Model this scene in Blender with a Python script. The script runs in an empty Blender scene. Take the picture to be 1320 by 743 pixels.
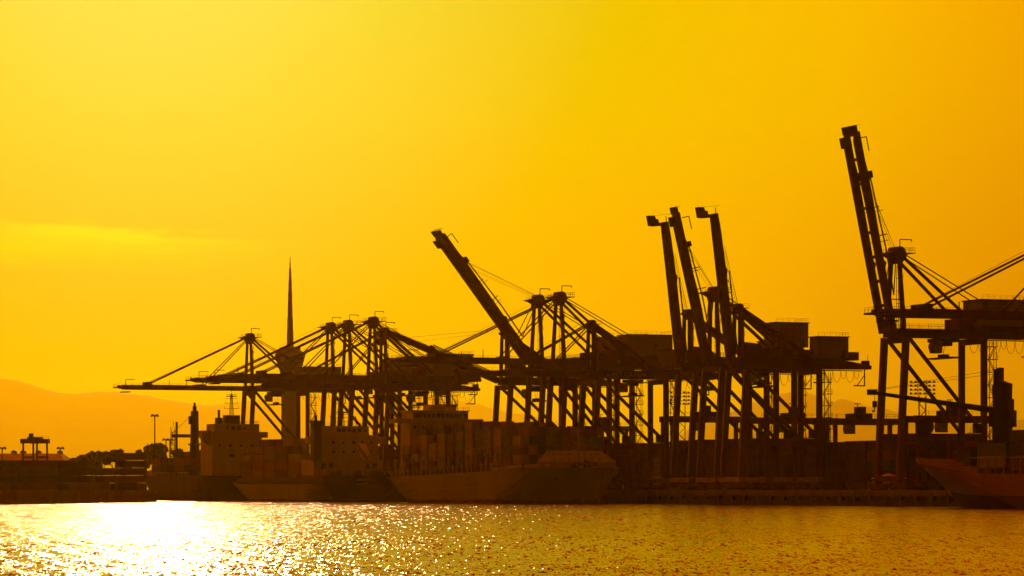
import bpy, math, random
import numpy as np
from mathutils import Vector, Matrix
random.seed(7)
R = math.radians
S = bpy.context.scene
COL = S.collection

# ------------------------------------------------------------------ camera
CAM_Z, F, CX, HY = 4.0, 4600.0, 660.0, 631.0          # eye height, focal length / horizon in photo pixels
cam = bpy.data.cameras.new('camera'); camo = bpy.data.objects.new('camera', cam); COL.objects.link(camo)
camo.location = (0, 0, CAM_Z); camo.rotation_euler = (R(90), 0, 0)
cam.sensor_width = 36; cam.lens = 36 * F / 1320; cam.shift_y = (HY - 371.5) / 1320
cam.clip_start = 1; cam.clip_end = 120000
S.camera = camo
S.view_settings.view_transform = 'Standard'; S.view_settings.look = 'None'
S.view_settings.exposure = 0; S.view_settings.gamma = 1
S.render.engine = 'CYCLES'
cy = S.cycles
cy.max_bounces = 5; cy.diffuse_bounces = 2; cy.glossy_bounces = 3; cy.transmission_bounces = 2; cy.volume_bounces = 0
cy.sample_clamp_indirect = 4; cy.use_denoising = True; cy.denoising_prefilter = 'ACCURATE'; cy.use_adaptive_sampling = False; cy.caustics_reflective = False; cy.caustics_refractive = False

# ------------------------------------------------------------------ sun and sky
SUN_AZ, SUN_EL = R(-5.8), R(9.5)                      # azimuth from +Y, positive to the right
SUN_DIR = Vector((math.sin(SUN_AZ) * math.cos(SUN_EL), math.cos(SUN_AZ) * math.cos(SUN_EL), math.sin(SUN_EL)))
sun = bpy.data.lights.new('sun', 'SUN'); suno = bpy.data.objects.new('sun', sun); COL.objects.link(suno)
sun.energy = 0.58; sun.color = (1.0, 0.44, 0.14); sun.angle = R(0.53)
suno.rotation_euler = (-SUN_DIR).to_track_quat('-Z', 'Y').to_euler()

W = bpy.data.worlds.new('World'); S.world = W; W.use_nodes = True
nt = W.node_tree; nt.nodes.clear()
def N(tree, t, **kw):
    n = tree.nodes.new(t)
    for k, v in kw.items(): setattr(n, k, v)
    return n
def math_(tree, op, a, b=None, clamp=False):
    n = N(tree, 'ShaderNodeMath', operation=op, use_clamp=clamp)
    for i, x in enumerate((a, b)):
        if x is None: continue
        if isinstance(x, (int, float)): n.inputs[i].default_value = x
        else: tree.links.new(x, n.inputs[i])
    return n.outputs[0]
def ramp(tree, fac, stops):
    n = N(tree, 'ShaderNodeValToRGB'); tree.links.new(fac, n.inputs[0]); e = n.color_ramp.elements
    e[0].position, e[0].color = stops[0][0], (*stops[0][1], 1)
    e[1].position, e[1].color = stops[-1][0], (*stops[-1][1], 1)
    for p, c in stops[1:-1]: x = e.new(p); x.color = (*c, 1)
    return n.outputs[0]
def mixc(tree, fac, a, b, mode='MIX'):
    n = N(tree, 'ShaderNodeMix', data_type='RGBA', blend_type=mode)
    for s, x in ((0, fac), (6, a), (7, b)):
        if isinstance(x, (int, float)): n.inputs[s].default_value = x
        elif isinstance(x, tuple): n.inputs[s].default_value = (*x, 1)
        else: tree.links.new(x, n.inputs[s])
    return n.outputs[2]
L = nt.links.new
tc = N(nt, 'ShaderNodeTexCoord'); d = tc.outputs['Generated']
dot = N(nt, 'ShaderNodeVectorMath', operation='DOT_PRODUCT'); L(d, dot.inputs[0]); dot.inputs[1].default_value = SUN_DIR
ang = math_(nt, 'ARCCOSINE', dot.outputs['Value'])
t = math_(nt, 'SQRT', math_(nt, 'DIVIDE', ang, math.pi))
q = lambda deg: math.sqrt(deg / 180)
sky = ramp(nt, t, [(0, (.62, .72, 0.10)), (q(2.5), (.38, .62, 0.06)), (q(4.2), (.38, .575, .03)), (q(7.6), (.55, .475, 0)),
                   (q(9.7), (.85, .47, 0)), (q(11.5), (.98, .45, 0)), (q(14), (1.0, .35, 0)), (q(17), (.95, .25, 0)), (q(20), (.90, .19, 0)), (q(26), (.75, .12, 0)), (q(36), (.52, .07, 0)), (q(60), (.24, .070, 0)), (q(100), (.072, .027, 0)), (q(140), (.027, .009, 0)), (1, (.019, .006, 0))])
sep = N(nt, 'ShaderNodeSeparateXYZ'); L(d, sep.inputs[0])
el = math_(nt, 'ARCSINE', sep.outputs['Z']); az = math_(nt, 'ARCTAN2', sep.outputs['X'], sep.outputs['Y'])
elr = ramp(nt, math_(nt, 'DIVIDE', el, R(30), True), [(0, (.36, .30, .5)), (.08, (.35, .355, .5)), (.2, (.40, .51, .5)), (.267, (.43, .53, .5)), (.5, (.70, .46, .5)), (1, (.88, .42, .5))])   # halved; the haze thins upwards
sky = mixc(nt, 1.0, sky, elr, 'MULTIPLY')
# thin streak of cloud low in the sky on the left
def gauss(x, c, w):
    z = math_(nt, 'DIVIDE', math_(nt, 'SUBTRACT', x, c), w)
    return math_(nt, 'EXPONENT', math_(nt, 'MULTIPLY', math_(nt, 'MULTIPLY', z, z), -1.0))
cmb = N(nt, 'ShaderNodeCombineXYZ'); L(math_(nt, 'MULTIPLY', az, 55), cmb.inputs[0]); L(math_(nt, 'MULTIPLY', el, 320), cmb.inputs[1])
nz = N(nt, 'ShaderNodeTexNoise'); nz.inputs['Scale'].default_value = 1.0; nz.inputs['Detail'].default_value = 5; L(cmb.outputs[0], nz.inputs['Vector'])
wob = math_(nt, 'MULTIPLY', math_(nt, 'SUBTRACT', nz.outputs[0], .5), R(.55))
slope = math_(nt, 'MULTIPLY', math_(nt, 'ADD', az, R(6.3)), -.055)          # the streak sinks towards the right
elc = math_(nt, 'SUBTRACT', math_(nt, 'ADD', el, wob), slope)
band = gauss(az, R(-6.6), R(1.9))
upw = math_(nt, 'SUBTRACT', R(.30), math_(nt, 'MULTIPLY', math_(nt, 'GREATER_THAN', elc, R(4.10)), R(.24)))
lit = math_(nt, 'MULTIPLY', gauss(elc, R(4.10), upw), band)
drk = math_(nt, 'MULTIPLY', gauss(elc, R(3.72), R(.20)), gauss(az, R(-8.6), R(2.2)))
sky = mixc(nt, math_(nt, 'MULTIPLY', lit, .22), sky, (1.02, .95, .0))
sky = mixc(nt, math_(nt, 'MULTIPLY', drk, .5), sky, (.95, .38, .0))
bg = N(nt, 'ShaderNodeBackground'); L(sky, bg.inputs[0]); bg.inputs[1].default_value = 2.0
wo = N(nt, 'ShaderNodeOutputWorld'); L(bg.outputs[0], wo.inputs[0])
W.cycles.sampling_method = 'MANUAL'; W.cycles.sample_map_resolution = 512

# ------------------------------------------------------------------ helpers
def PX(px, Y): return (px - CX) / F * Y
def PZ(py, Y): return CAM_Z + (HY - py) * Y / F

class MB:
    def __init__(s): s.v, s.f = [], []
    def add(s, vs, fs):
        o = len(s.v); s.v += [tuple(x) for x in vs]; s.f += [tuple(i + o for i in f) for f in fs]; return s
    def box(s, x0, x1, y0, y1, z0, z1):
        return s.add([(x, y, z) for x in (x0, x1) for y in (y0, y1) for z in (z0, z1)],
                     [(0, 1, 3, 2), (4, 6, 7, 5), (0, 4, 5, 1), (2, 3, 7, 6), (0, 2, 6, 4), (1, 5, 7, 3)])
    def beam(s, p0, p1, w, h, w1=None, h1=None, up=(0, 0, 1)):
        p0, p1 = Vector(p0), Vector(p1); dd = (p1 - p0).normalized(); up = Vector(up)
        if abs(dd.dot(up)) > .97: up = Vector((1, 0, 0))
        a = dd.cross(up).normalized(); b = a.cross(dd).normalized(); w1 = w if w1 is None else w1; h1 = h if h1 is None else h1
        vs = []
        for p, ww, hh in ((p0, w, h), (p1, w1, h1)):
            vs += [p + a * sx * ww / 2 + b * sy * hh / 2 for sx, sy in ((-1, -1), (1, -1), (1, 1), (-1, 1))]
        return s.add(vs, [(3, 2, 1, 0), (4, 5, 6, 7), (0, 1, 5, 4), (1, 2, 6, 5), (2, 3, 7, 6), (3, 0, 4, 7)])
    def pipe(s, p0, p1, r, n=8, r1=None):
        p0, p1 = Vector(p0), Vector(p1); dd = (p1 - p0).normalized(); r1 = r if r1 is None else r1
        a = dd.orthogonal().normalized(); b = dd.cross(a)
        vs = [p + (a * math.cos(2 * math.pi * i / n) + b * math.sin(2 * math.pi * i / n)) * rr for p, rr in ((p0, r), (p1, r1)) for i in range(n)]
        return s.add(vs, [(i, (i + 1) % n, n + (i + 1) % n, n + i) for i in range(n)] + [tuple(range(n - 1, -1, -1)), tuple(range(n, 2 * n))])
    def path(s, pts, r, n=5):
        for a, b in zip(pts[:-1], pts[1:]): s.pipe(a, b, r, n)
        return s
    def prism(s, poly, y0, y1):                      # polygon in (x, z), extruded along y
        n = len(poly)
        return s.add([(x, y0, z) for x, z in poly] + [(x, y1, z) for x, z in poly],
                     [(i, (i + 1) % n, n + (i + 1) % n, n + i) for i in range(n)] + [tuple(range(n - 1, -1, -1)), tuple(range(n, 2 * n))])
    def lathe(s, prof, n=20, cx=0, cy=0):
        vs = [(cx + r * math.cos(2 * math.pi * i / n), cy + r * math.sin(2 * math.pi * i / n), z) for r, z in prof for i in range(n)]
        fs = [(k * n + i, k * n + (i + 1) % n, (k + 1) * n + (i + 1) % n, (k + 1) * n + i) for k in range(len(prof) - 1) for i in range(n)]
        return s.add(vs, fs + [tuple(range(n - 1, -1, -1)), tuple((len(prof) - 1) * n + i for i in range(n))])
    def rail(s, pts, h=1.1, step=2.5, r=.045):       # handrail with posts along a polyline
        for a, b in zip(pts[:-1], pts[1:]):
            a, b = Vector(a), Vector(b); n = max(1, int((b - a).length / step)); z = Vector((0, 0, 1))
            for i in range(n + 1):
                p = a.lerp(b, i / n); s.pipe(p, p + z * h, r, 4)
            s.pipe(a + z * h, b + z * h, r, 4); s.pipe(a + z * h * .55, b + z * h * .55, r * .8, 4)
        return s
    def mesh(s, name, mat):
        me = bpy.data.meshes.new(name); me.from_pydata(s.v, [], s.f); me.materials.append(mat); me.update(); return me
def link(name, data, parent=None, loc=None, rot=None):
    o = bpy.data.objects.new(name, data); COL.objects.link(o)
    if parent: o.parent = parent
    if loc is not None: o.location = loc
    if rot is not None: o.rotation_euler = rot
    return o
CACHE = {}
def part(name, key, mat, parent, fn, loc=None, rot=None):    # alike parts share mesh data
    if key is None: return link(name, fn().mesh(name, mat), parent, loc, rot)
    k = (name, key, mat.name)
    if k not in CACHE: CACHE[k] = fn().mesh(name, mat)
    return link(name, CACHE[k], parent, loc, rot)
def tag(o, label, cat, group=None):
    o['label'] = label; o['category'] = cat
    if group: o['group'] = group
    return o
def thing(name, label, cat, loc=(0, 0, 0), rz=0, group=None):
    return tag(link(name, None, None, loc, (0, 0, rz)), label, cat, group)
ORD = 'first second third fourth fifth sixth seventh eighth ninth tenth eleventh twelfth thirteenth fourteenth fifteenth sixteenth seventeenth eighteenth nineteenth twentieth'.split() + ['twenty-' + w for w in 'first second third fourth fifth sixth seventh eighth ninth'.split()] + ['thirtieth'] + ['thirty-' + w for w in 'first second third fourth fifth sixth seventh eighth ninth'.split()] + ['fortieth'] + ['forty-' + w for w in 'first second third fourth fifth sixth seventh eighth ninth'.split()]
TIER = ('lowest', 'second-lowest', 'third-lowest', 'fourth-lowest', 'fifth-lowest', 'sixth-lowest')
def struct(o): o['kind'] = 'structure'; return o

# ------------------------------------------------------------------ materials
def material(name, col, rough=.6, metal=0.0, var=.25, scale=.35, stretch=(1, 1, 1), spec=.4, bump=0):
    m = bpy.data.materials.new(name); m.use_nodes = True; tr = m.node_tree; b = tr.nodes['Principled BSDF']
    co = N(tr, 'ShaderNodeTexCoord'); mp = N(tr, 'ShaderNodeMapping'); mp.inputs['Scale'].default_value = stretch
    tr.links.new(co.outputs['Object'], mp.inputs[0])
    n = N(tr, 'ShaderNodeTexNoise'); n.inputs['Scale'].default_value = scale; n.inputs['Detail'].default_value = 6; n.inputs['Roughness'].default_value = .65
    tr.links.new(mp.outputs[0], n.inputs['Vector'])
    lo = tuple(c * (1 - var) for c in col); hi = tuple(min(1, c * (1 + var)) for c in col)
    c = ramp(tr, n.outputs[0], [(.3, lo), (.7, hi)])
    oi = N(tr, 'ShaderNodeObjectInfo')
    k = math_(tr, 'ADD', math_(tr, 'MULTIPLY', oi.outputs['Random'], .3), .85)
    cc = N(tr, 'ShaderNodeVectorMath', operation='SCALE'); tr.links.new(c, cc.inputs[0]); tr.links.new(k, cc.inputs['Scale'])
    tr.links.new(cc.outputs[0], b.inputs['Base Color'])
    b.inputs['Roughness'].default_value = rough; b.inputs['Metallic'].default_value = metal; b.inputs['Specular IOR Level'].default_value = spec * .4
    if bump:
        bp = N(tr, 'ShaderNodeBump'); bp.inputs['Strength'].default_value = bump; tr.links.new(n.outputs[0], bp.inputs['Height']); tr.links.new(bp.outputs[0], b.inputs['Normal'])
    return m
M = {
 'crane': material('crane_paint', (.21, .085, .05), .75, var=.3, scale=.25, stretch=(1, 1, .3)),
 'crane2': material('weathered_crane_paint', (.19, .07, .045), .75, var=.3, scale=.25, stretch=(1, 1, .3)),
 'house': material('house_cladding', (.34, .38, .26), .6, var=.15, scale=.3, stretch=(1, 1, .2)),
 'dark': material('dark_steel', (.06, .05, .045), .5, var=.3),
 'cable': material('wire_rope', (.10, .08, .07), .6),
 'white': material('ship_white_paint', (.72, .72, .68), .5, var=.12, scale=.3, stretch=(1, 1, .15)),
 'hullgrey': material('grey_hull_paint', (.34, .36, .33), .42, var=.18, scale=.12, stretch=(1, 1, .25)),
 'hulldark': material('dark_hull_paint', (.10, .07, .06), .45, var=.3, scale=.12, stretch=(1, 1, .25)),
 'hullred': material('faded_red_hull_paint', (.40, .16, .09), .45, var=.25, scale=.12, stretch=(1, 1, .25)),
 'boot': material('antifouling_paint', (.12, .04, .03), .6),
 'glass': material('dark_glass', (.02, .02, .02), .08, var=.1, spec=.6),
 'concrete': material('concrete', (.30, .29, .27), .85, var=.3, scale=.2),
 'rubber': material('rubber', (.03, .03, .03), .8),
 'fender': material('fender_facing', (.24, .21, .17), .6, var=.3, scale=.6),
 'roof': material('sheet_roof', (.40, .40, .38), .5, var=.12),
 'tower': material('tower_concrete', (.40, .38, .34), .7, var=.1, scale=.08, stretch=(1, 1, .2)),
 'bark': material('bark', (.09, .06, .04), .9),
 'leaf': material('leaves', (.06, .085, .03), .7, var=.45, scale=.4),
 'leaf2': material('leaves_olive', (.085, .09, .035), .7, var=.45, scale=.4),
 'ground': material('yard_asphalt', (.055, .052, .05), .9, var=.3, scale=.02),
 'hill': material('forest_hill', (.05, .07, .03), .95, var=.4, scale=.004),
 'deck': material('ship_deck_paint', (.10, .06, .05), .95, spec=.05),
 'letter': material('white_lettering', (.75, .73, .68), .6, var=.08),
 'red': material('red_emblem_paint', (.25, .05, .04), .6),
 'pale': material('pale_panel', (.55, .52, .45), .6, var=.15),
}
CONT_COL = [(.30, .08, .05), (.22, .10, .06), (.10, .14, .20), (.12, .20, .12), (.45, .42, .36), (.34, .16, .06), (.16, .07, .06), (.28, .28, .27), (.08, .10, .09)]
CM = [material('container_paint', c, .55, var=.2, scale=.5, stretch=(1, 1, .3)) for c in CONT_COL]

# ------------------------------------------------------------------ the setting: water, ground, quay, hills
QA = math.atan(.402); QS, QC = math.sin(QA), math.cos(QA)
RAILK = 432.9                                          # waterside rail: X = RAILK - .402 Y
def quay(Y, off=0.0): return (RAILK - .402 * Y - off / QC, Y)   # off = metres towards the water
WROT = math.atan2(-QS, -QC)                            # crane frame: x towards the water, y along the quay towards the viewer
def on_quay(px, off=0.0):
    Y = (RAILK - off / QC) / (.402 + (px - CX) / F); return (PX(px, Y), Y)
def local(X, Y, u, v): return (X - QC * u + QS * v, Y - QS * u - QC * v)
DECK = 3.6

def water():
    ys = [-300, -100, 0, 50, 90]
    y = 108.0
    while y < 1420: ys.append(y); y += .0019 * y
    ys += [1450, 1700, 2600, 5000]
    ys = np.array(ys)
    ts = np.concatenate([[-4, -2, -1, -.5, -.25], np.linspace(-.158, .158, 470), [.25, .5, 1, 2, 4]])
    yy = np.maximum(np.abs(ys), 400)[:, None] * 0 + ys[:, None]
    wid = np.where(ys < 108, 108, ys)[:, None]
    X = ts[None, :] * wid; Y = yy + 0 * X
    rng = np.random.default_rng(3); Z = np.zeros_like(X)
    dy = .0019 * wid
    for i in range(60):
        lam = .45 * (2.6 / .45) ** rng.random(); th = rng.normal(0, .55) + R(-12); kx, ky = math.sin(th), -math.cos(th)
        k = 2 * math.pi / lam; a = .0052 * lam ** .95 * (.5 + rng.random())
        fade = np.clip((lam / (2.4 * dy) - 1) / 1.0, 0, 1)
        ph = rng.random() * 6.28
        w = np.sin(k * (X * kx + Y * ky) + ph + .6 * np.sin(X * .11 + ph) + .5 * np.sin(Y * .07 + 2 * ph))
        Z += a * fade * (w + .25 * np.cos(2 * np.arcsin(np.clip(w, -1, 1))))
    inner = ((np.abs(ts) < .16)[None, :] & ((ys > 107) & (ys < 1420))[:, None]); Z = np.where(inner, Z, 0)
    nr, nc = X.shape
    me = bpy.data.meshes.new('water')
    co = np.stack([X, Y, Z], -1).reshape(-1, 3)
    idx = np.arange(nr * nc).reshape(nr, nc)
    q4 = np.stack([idx[:-1, :-1], idx[:-1, 1:], idx[1:, 1:], idx[1:, :-1]], -1).reshape(-1, 4)
    me.vertices.add(len(co)); me.vertices.foreach_set('co', co.ravel().astype(np.float32))
    me.loops.add(q4.size); me.loops.foreach_set('vertex_index', q4.ravel().astype(np.int32))
    me.polygons.add(len(q4)); me.polygons.foreach_set('loop_start', (np.arange(len(q4)) * 4).astype(np.int32))
    me.polygons.foreach_set('use_smooth', np.ones(len(q4), bool))
    me.update(calc_edges=True)
    m = bpy.data.materials.new('sea_water'); m.use_nodes = True; tr = m.node_tree; b = tr.nodes['Principled BSDF']
    g = N(tr, 'ShaderNodeNewGeometry')
    def noise(scale, sy, detail=2):
        mp = N(tr, 'ShaderNodeMapping'); mp.inputs['Scale'].default_value = (scale, scale * sy, scale); tr.links.new(g.outputs['Position'], mp.inputs[0])
        n = N(tr, 'ShaderNodeTexNoise'); n.inputs['Scale'].default_value = 1; n.inputs['Detail'].default_value = detail; tr.links.new(mp.outputs[0], n.inputs['Vector']); return n
    def off(col, kx, ky):
        s = N(tr, 'ShaderNodeVectorMath', operation='SUBTRACT'); tr.links.new(col, s.inputs[0]); s.inputs[1].default_value = (.5, .5, .5)
        mu = N(tr, 'ShaderNodeVectorMath', operation='MULTIPLY'); tr.links.new(s.outputs[0], mu.inputs[0]); mu.inputs[1].default_value = (kx, ky, 0); return mu.outputs[0]
    acc = None                                          # ripples, and longer wind streaks farther out in open water
    sy0 = N(tr, 'ShaderNodeSeparateXYZ'); tr.links.new(g.outputs['Position'], sy0.inputs[0])
    for sc_, sy_, k_, far in ((9.0, .12, .8, None), (5.6, .08, 1.5, (420, 200)), (3.4, .046, 1.75, (150, 260)), (1.8, .024, 1.75, (280, 480)), (1.0, .015, 1.65, (480, 800))):
        o_ = off(noise(sc_, sy_, 2).outputs['Color'], k_, k_)
        if far:
            mr = N(tr, 'ShaderNodeMapRange'); tr.links.new(sy0.outputs['Y'], mr.inputs[0]); mr.inputs[1].default_value, mr.inputs[2].default_value = far
            vs_ = N(tr, 'ShaderNodeVectorMath', operation='SCALE'); tr.links.new(o_, vs_.inputs[0]); tr.links.new(mr.outputs[0], vs_.inputs['Scale']); o_ = vs_.outputs[0]
        if acc is None: acc = o_
        else:
            ad = N(tr, 'ShaderNodeVectorMath', operation='ADD'); tr.links.new(acc, ad.inputs[0]); tr.links.new(o_, ad.inputs[1]); acc = ad.outputs[0]
    patch = noise(.012, 2.2, 3)                         # gusts: rougher and calmer streaks
    pk = N(tr, 'ShaderNodeMapRange'); tr.links.new(patch.outputs[0], pk.inputs[0])
    for i, v in ((1, .35), (2, .65), (3, .85), (4, 1.12)): pk.inputs[i].default_value = v
    sc = N(tr, 'ShaderNodeVectorMath', operation='SCALE'); tr.links.new(acc, sc.inputs[0]); tr.links.new(pk.outputs[0], sc.inputs['Scale'])
    a3 = N(tr, 'ShaderNodeVectorMath', operation='ADD'); tr.links.new(g.outputs['Normal'], a3.inputs[0]); tr.links.new(sc.outputs[0], a3.inputs[1])
    nn = N(tr, 'ShaderNodeVectorMath', operation='NORMALIZE'); tr.links.new(a3.outputs[0], nn.inputs[0])
    tr.links.new(nn.outputs[0], b.inputs['Normal'])
    b.inputs['Base Color'].default_value = (.010, .006, .003, 1); b.inputs['Roughness'].default_value = .17; b.inputs['IOR'].default_value = 1.333
    me.materials.append(m)
    return struct(link('water', me))
water()

def sheet(name, poly, z, mat):
    me = bpy.data.meshes.new(name); me.from_pydata([(x, y, z) for x, y in poly], [], [tuple(range(len(poly)))]); me.materials.append(mat); me.update()
    return struct(link(name, me))
EDGE = 3.4
e0, e1 = quay(420, EDGE), quay(1480, EDGE)
PIER = [(-330, 640), (PX(-60, 905), 905), (PX(60, 1000), 1000), (PX(200, 1130), 1130), (PX(175, 1300), 1300)]
land = [e0, e1] + PIER[::-1] + [(-17500, 640), (-17500, 60500), (17500, 60500), (17500, 420)]
sheet('ground', land, DECK - .02, M['ground'])
def wall(name, pts, top, depth, proud, mat):           # concrete coping beam over a recessed dark face
    mb = MB()
    for (x0, y0), (x1, y1) in zip(pts[:-1], pts[1:]): mb.beam((x0, y0, top - depth / 2), (x1, y1, top - depth / 2), proud, depth)
    return struct(link(name, mb.mesh(name, mat)))
q0, q1 = quay(420, EDGE - .5), quay(1480, EDGE - .5)
wall('quay_edge', [q0, q1], DECK + .25, 1.5, 1.6, M['concrete'])
wall('quay_face', [quay(420, EDGE - 1.6), quay(1480, EDGE - 1.6)], DECK - .6, 6, 1.0, M['concrete'])
wall('pier_edge', PIER, DECK + .1, 1.3, 1.5, M['concrete'])
wall('pier_face', PIER, DECK - .5, 6, .9, M['concrete'])

def hills(name, prof, Y, depth, seed):
    rng = np.random.default_rng(seed); xs = np.linspace(prof[0][0], prof[-1][0], 620)
    base = np.interp(xs, [p[0] for p in prof], [p[1] for p in prof])
    rows = 26; vs = []
    det = sum(np.sin(xs / 1320 * 2 * math.pi * f + rng.random() * 6.28) * (10 / f ** .8) for f in (7, 13, 22, 37, 61, 97, 150, 233, 371))
    for j in range(rows):
        s = j / (rows - 1); prof_h = math.sin(math.pi * min(1, s * 1.0)) ** .8
        yy = Y + (s - .5) * depth
        wig = sum(np.sin(xs / 1320 * 2 * math.pi * f + j * .5 + rng.random()) * 14 / f for f in (5, 11, 19, 31, 53))
        for i, x in enumerate(xs):
            h = max(0, (PZ(base[i], Y) + det[i] * 1.3 * Y / 14000 + (wig[i] if abs(s - .5) > .05 else wig[i] * .1)) * prof_h)
            vs.append((PX(x, Y) * (yy / Y), yy, h + DECK - 1 if 0 < j < rows - 1 else DECK - 3))
    n = len(xs)
    fs = [(j * n + i, j * n + i + 1, (j + 1) * n + i + 1, (j + 1) * n + i) for j in range(rows - 1) for i in range(n - 1)]
    me = bpy.data.meshes.new(name); me.from_pydata(vs, [], fs); me.materials.append(M['hill']); me.polygons.foreach_set('use_smooth', [True] * len(fs)); me.update()
    return struct(link(name, me))
hills('hills', [(-900, 530), (-400, 505), (-120, 492), (-40, 488), (0, 489), (25, 491), (50, 499), (75, 506), (100, 508), (150, 507), (175, 509), (195, 511), (220, 516), (245, 520), (280, 526), (330, 538), (380, 560), (440, 625)], 48000, 8000, 1)
hills('hills', [(120, 600), (200, 540), (260, 523), (300, 519), (350, 514), (420, 510), (500, 508), (560, 512), (590, 517), (615, 521), (640, 528), (680, 534), (720, 545), (760, 560), (800, 600)], 53000, 6500, 2)
hills('hills', [(820, 600), (900, 545), (960, 525), (1000, 511), (1020, 506), (1045, 508), (1062, 514), (1075, 519), (1082, 514), (1100, 518), (1117, 524), (1135, 525), (1160, 534), (1185, 540), (1215, 537), (1260, 545), (1330, 540), (1500, 520), (1900, 510), (2300, 620)], 47000, 7200, 4)

# ------------------------------------------------------------------ quay cranes
KINDS = {   # heights above the quay deck
 'tall':  dict(gb=36.6, gd=2.0, gv=2.6, gw=1.3, apex=57.7, boom=47.4, bh=1.6, tip='plain', house=(-21, -34.4, 4.6, 39.6, 45.7), rear=-38, bs=.42, mat='crane'),
 'short': dict(gb=32.0, gd=2.4, gv=1.0, gw=.9, apex=48.8, boom=39.2, bh=1.6, tip='hook', house=(-22.2, -31, 2.5, 34.9, 40.4), rear=-37.5, bs=.62, mat='crane2'),
 'mid':   dict(gb=33.2, gd=2.2, gv=1.1, gw=.9, apex=53.6, boom=40.0, bh=1.4, tip='plain', house=(-16.6, -26, 3.7, 38.2, 44.6), rear=-33, bs=.5, mat='crane2'),
}
LV = 5.42                                              # half the leg spacing along the quay
def crane(kind, px, boom_deg, label, boom_len=None, extras=()):
    k = KINDS[kind]; X, Y = on_quay(px); mat = M[k['mat']]; rng = random.Random(px)
    gb, gd, gv, gt = k['gb'], k['gd'], k['gv'], k['gb'] + k['gd']; ax = k['apex']; rear = k['rear']; BL = boom_len or k['boom']
    T = thing('quay_crane', label, 'crane', (X, Y, DECK), WROT, 'ship to shore cranes along the quay')
    P = lambda name, fn, m=mat, key=kind, par=None, **kw: part(name, key, m, par or T, fn, **kw)
    for s in (1, -1):
        v = s * LV
        P('leg', lambda: MB().beam((1.8, v, 3.4), (0, v, gb), 1.35, 1.5, up=(0, 1, 0)), key=(kind, s, 'w'))
        P('leg', lambda: MB().beam((-21, v, 3.4), (-21, v, gb), 1.2, 1.3, up=(0, 1, 0)), key=(kind, s, 'l'))
        P('portal_beam', lambda: MB().beam((1.1 - .7, v, 12.8), (-20.4, v, 12.8), 1.1, 1.7), key=(kind, s))
        P('diagonal_brace', lambda: MB().pipe((-.9, v, gb - .4), (-20.6, v, 14.1), .52, 8), key=(kind, s))
        for ub, nm in ((1.75, 'w'), (-21, 'l')):
            bo = P('bogie', lambda: MB().prism([(-.45, 1.75), (.45, 1.75), (.45, .75), (-.45, .75)], -4.2, 4.2).box(-.3, .3, -1.2, 1.2, 1.75, 2.4), key='all', loc=(ub, v * .93, 0))
            P('wheel', lambda: wheels_mb(), m=M['dark'], key='all', par=bo)
        P('pylon_leg', lambda: MB().beam((0, s * (gv + 1.7), gt), (0, s * 1.9, ax - 2.2), .95, .95, .8, .8, up=(0, 1, 0)), key=(kind, s))
        P('backstay', lambda: MB().pipe((-.6, s * 1.8, ax - 1.6), (-21, s * (gv + 1.4), gt), k['bs'], 8), key=(kind, s))
        if kind != 'short': P('rear_stay', lambda: MB().pipe((-.8, s * 1.3, ax - .8), (rear + 3, s * gv, gt), .15, 6), key=(kind, s), m=M['cable'])
        P('girder', lambda: MB().beam((1.6, s * gv, gb + gd / 2), (rear + (7 if kind != 'tall' else 2), s * gv, gb + gd / 2), k['gw'], gd)
          .beam((rear + (7 if kind != 'tall' else 2), s * gv, gb + gd / 2 + .0), (rear - (0 if kind == 'tall' else 1), s * gv, gb + gd * .25), k['gw'] * .98, gd * .99, k['gw'] * .7, gd * .42), key=(kind, s))
        P('railing', lambda: MB().rail([(1, s * (gv + 1.5), gt), (rear + 8, s * (gv + 1.5), gt)]).beam((1, s * (gv + 1.1), gt - .1), (rear + 8, s * (gv + 1.1), gt - .1), 1.0, .16), key=(kind, s), m=M['dark'])
    for ub in (1.72, -21): P('sill_beam', lambda: MB().beam((ub, LV + .9, 2.95), (ub, -LV - .9, 2.95), 1.4, 1.3), m=mat if kind == 'tall' else M['pale'], key=(kind, ub))
    if kind != 'tall':
        for s in (1, -1): P('leg_ladder', lambda: MB().beam((2.62, s * LV + .5, 3.6), (.85, s * LV + .5, gb - .5), .16, .12).beam((2.62, s * LV + .1, 3.6), (.85, s * LV + .1, gb - .5), .16, .12), m=M['pale'], key=(kind, s))
    for ub in (.02, -21): P('cross_beam', lambda: MB().beam((ub, LV - .6, gb - .75), (ub, -LV + .6, gb - .75), 1.25, 1.4), key=(kind, ub))
    P('cross_beam', lambda: MB().beam((-21, LV - .6, 12.8), (-21, -LV + .6, 12.8), 1.0, 1.4), key=(kind, 'mid'))
    # top of the pylon
    sm = kind == 'short'
    if sm: hd = P('apex_head', lambda: MB().prism([(-.9, ax - .5), (-.5, ax), (.5, ax), (.8, ax - .7), (1.5, ax - 1.2), (.6, ax - 1.7), (.4, ax - 2.8), (-.5, ax - 2.8), (-1.1, ax - 1.6)], -1.6, 1.6))
    else: hd = P('apex_head', lambda: MB().prism([(-1.2, ax), (-.7, ax + .4), (.5, ax + .4), (.8, ax - .5), (2.0, ax - .9), (3.6, ax - 1.3), (2.0, ax - 1.7), (.9, ax - 2.3), (.5, ax - 3.6), (-.6, ax - 3.6), (-1.8, ax - 2.0), (-1.5, ax - .6)], -2.4, 2.4))
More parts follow.
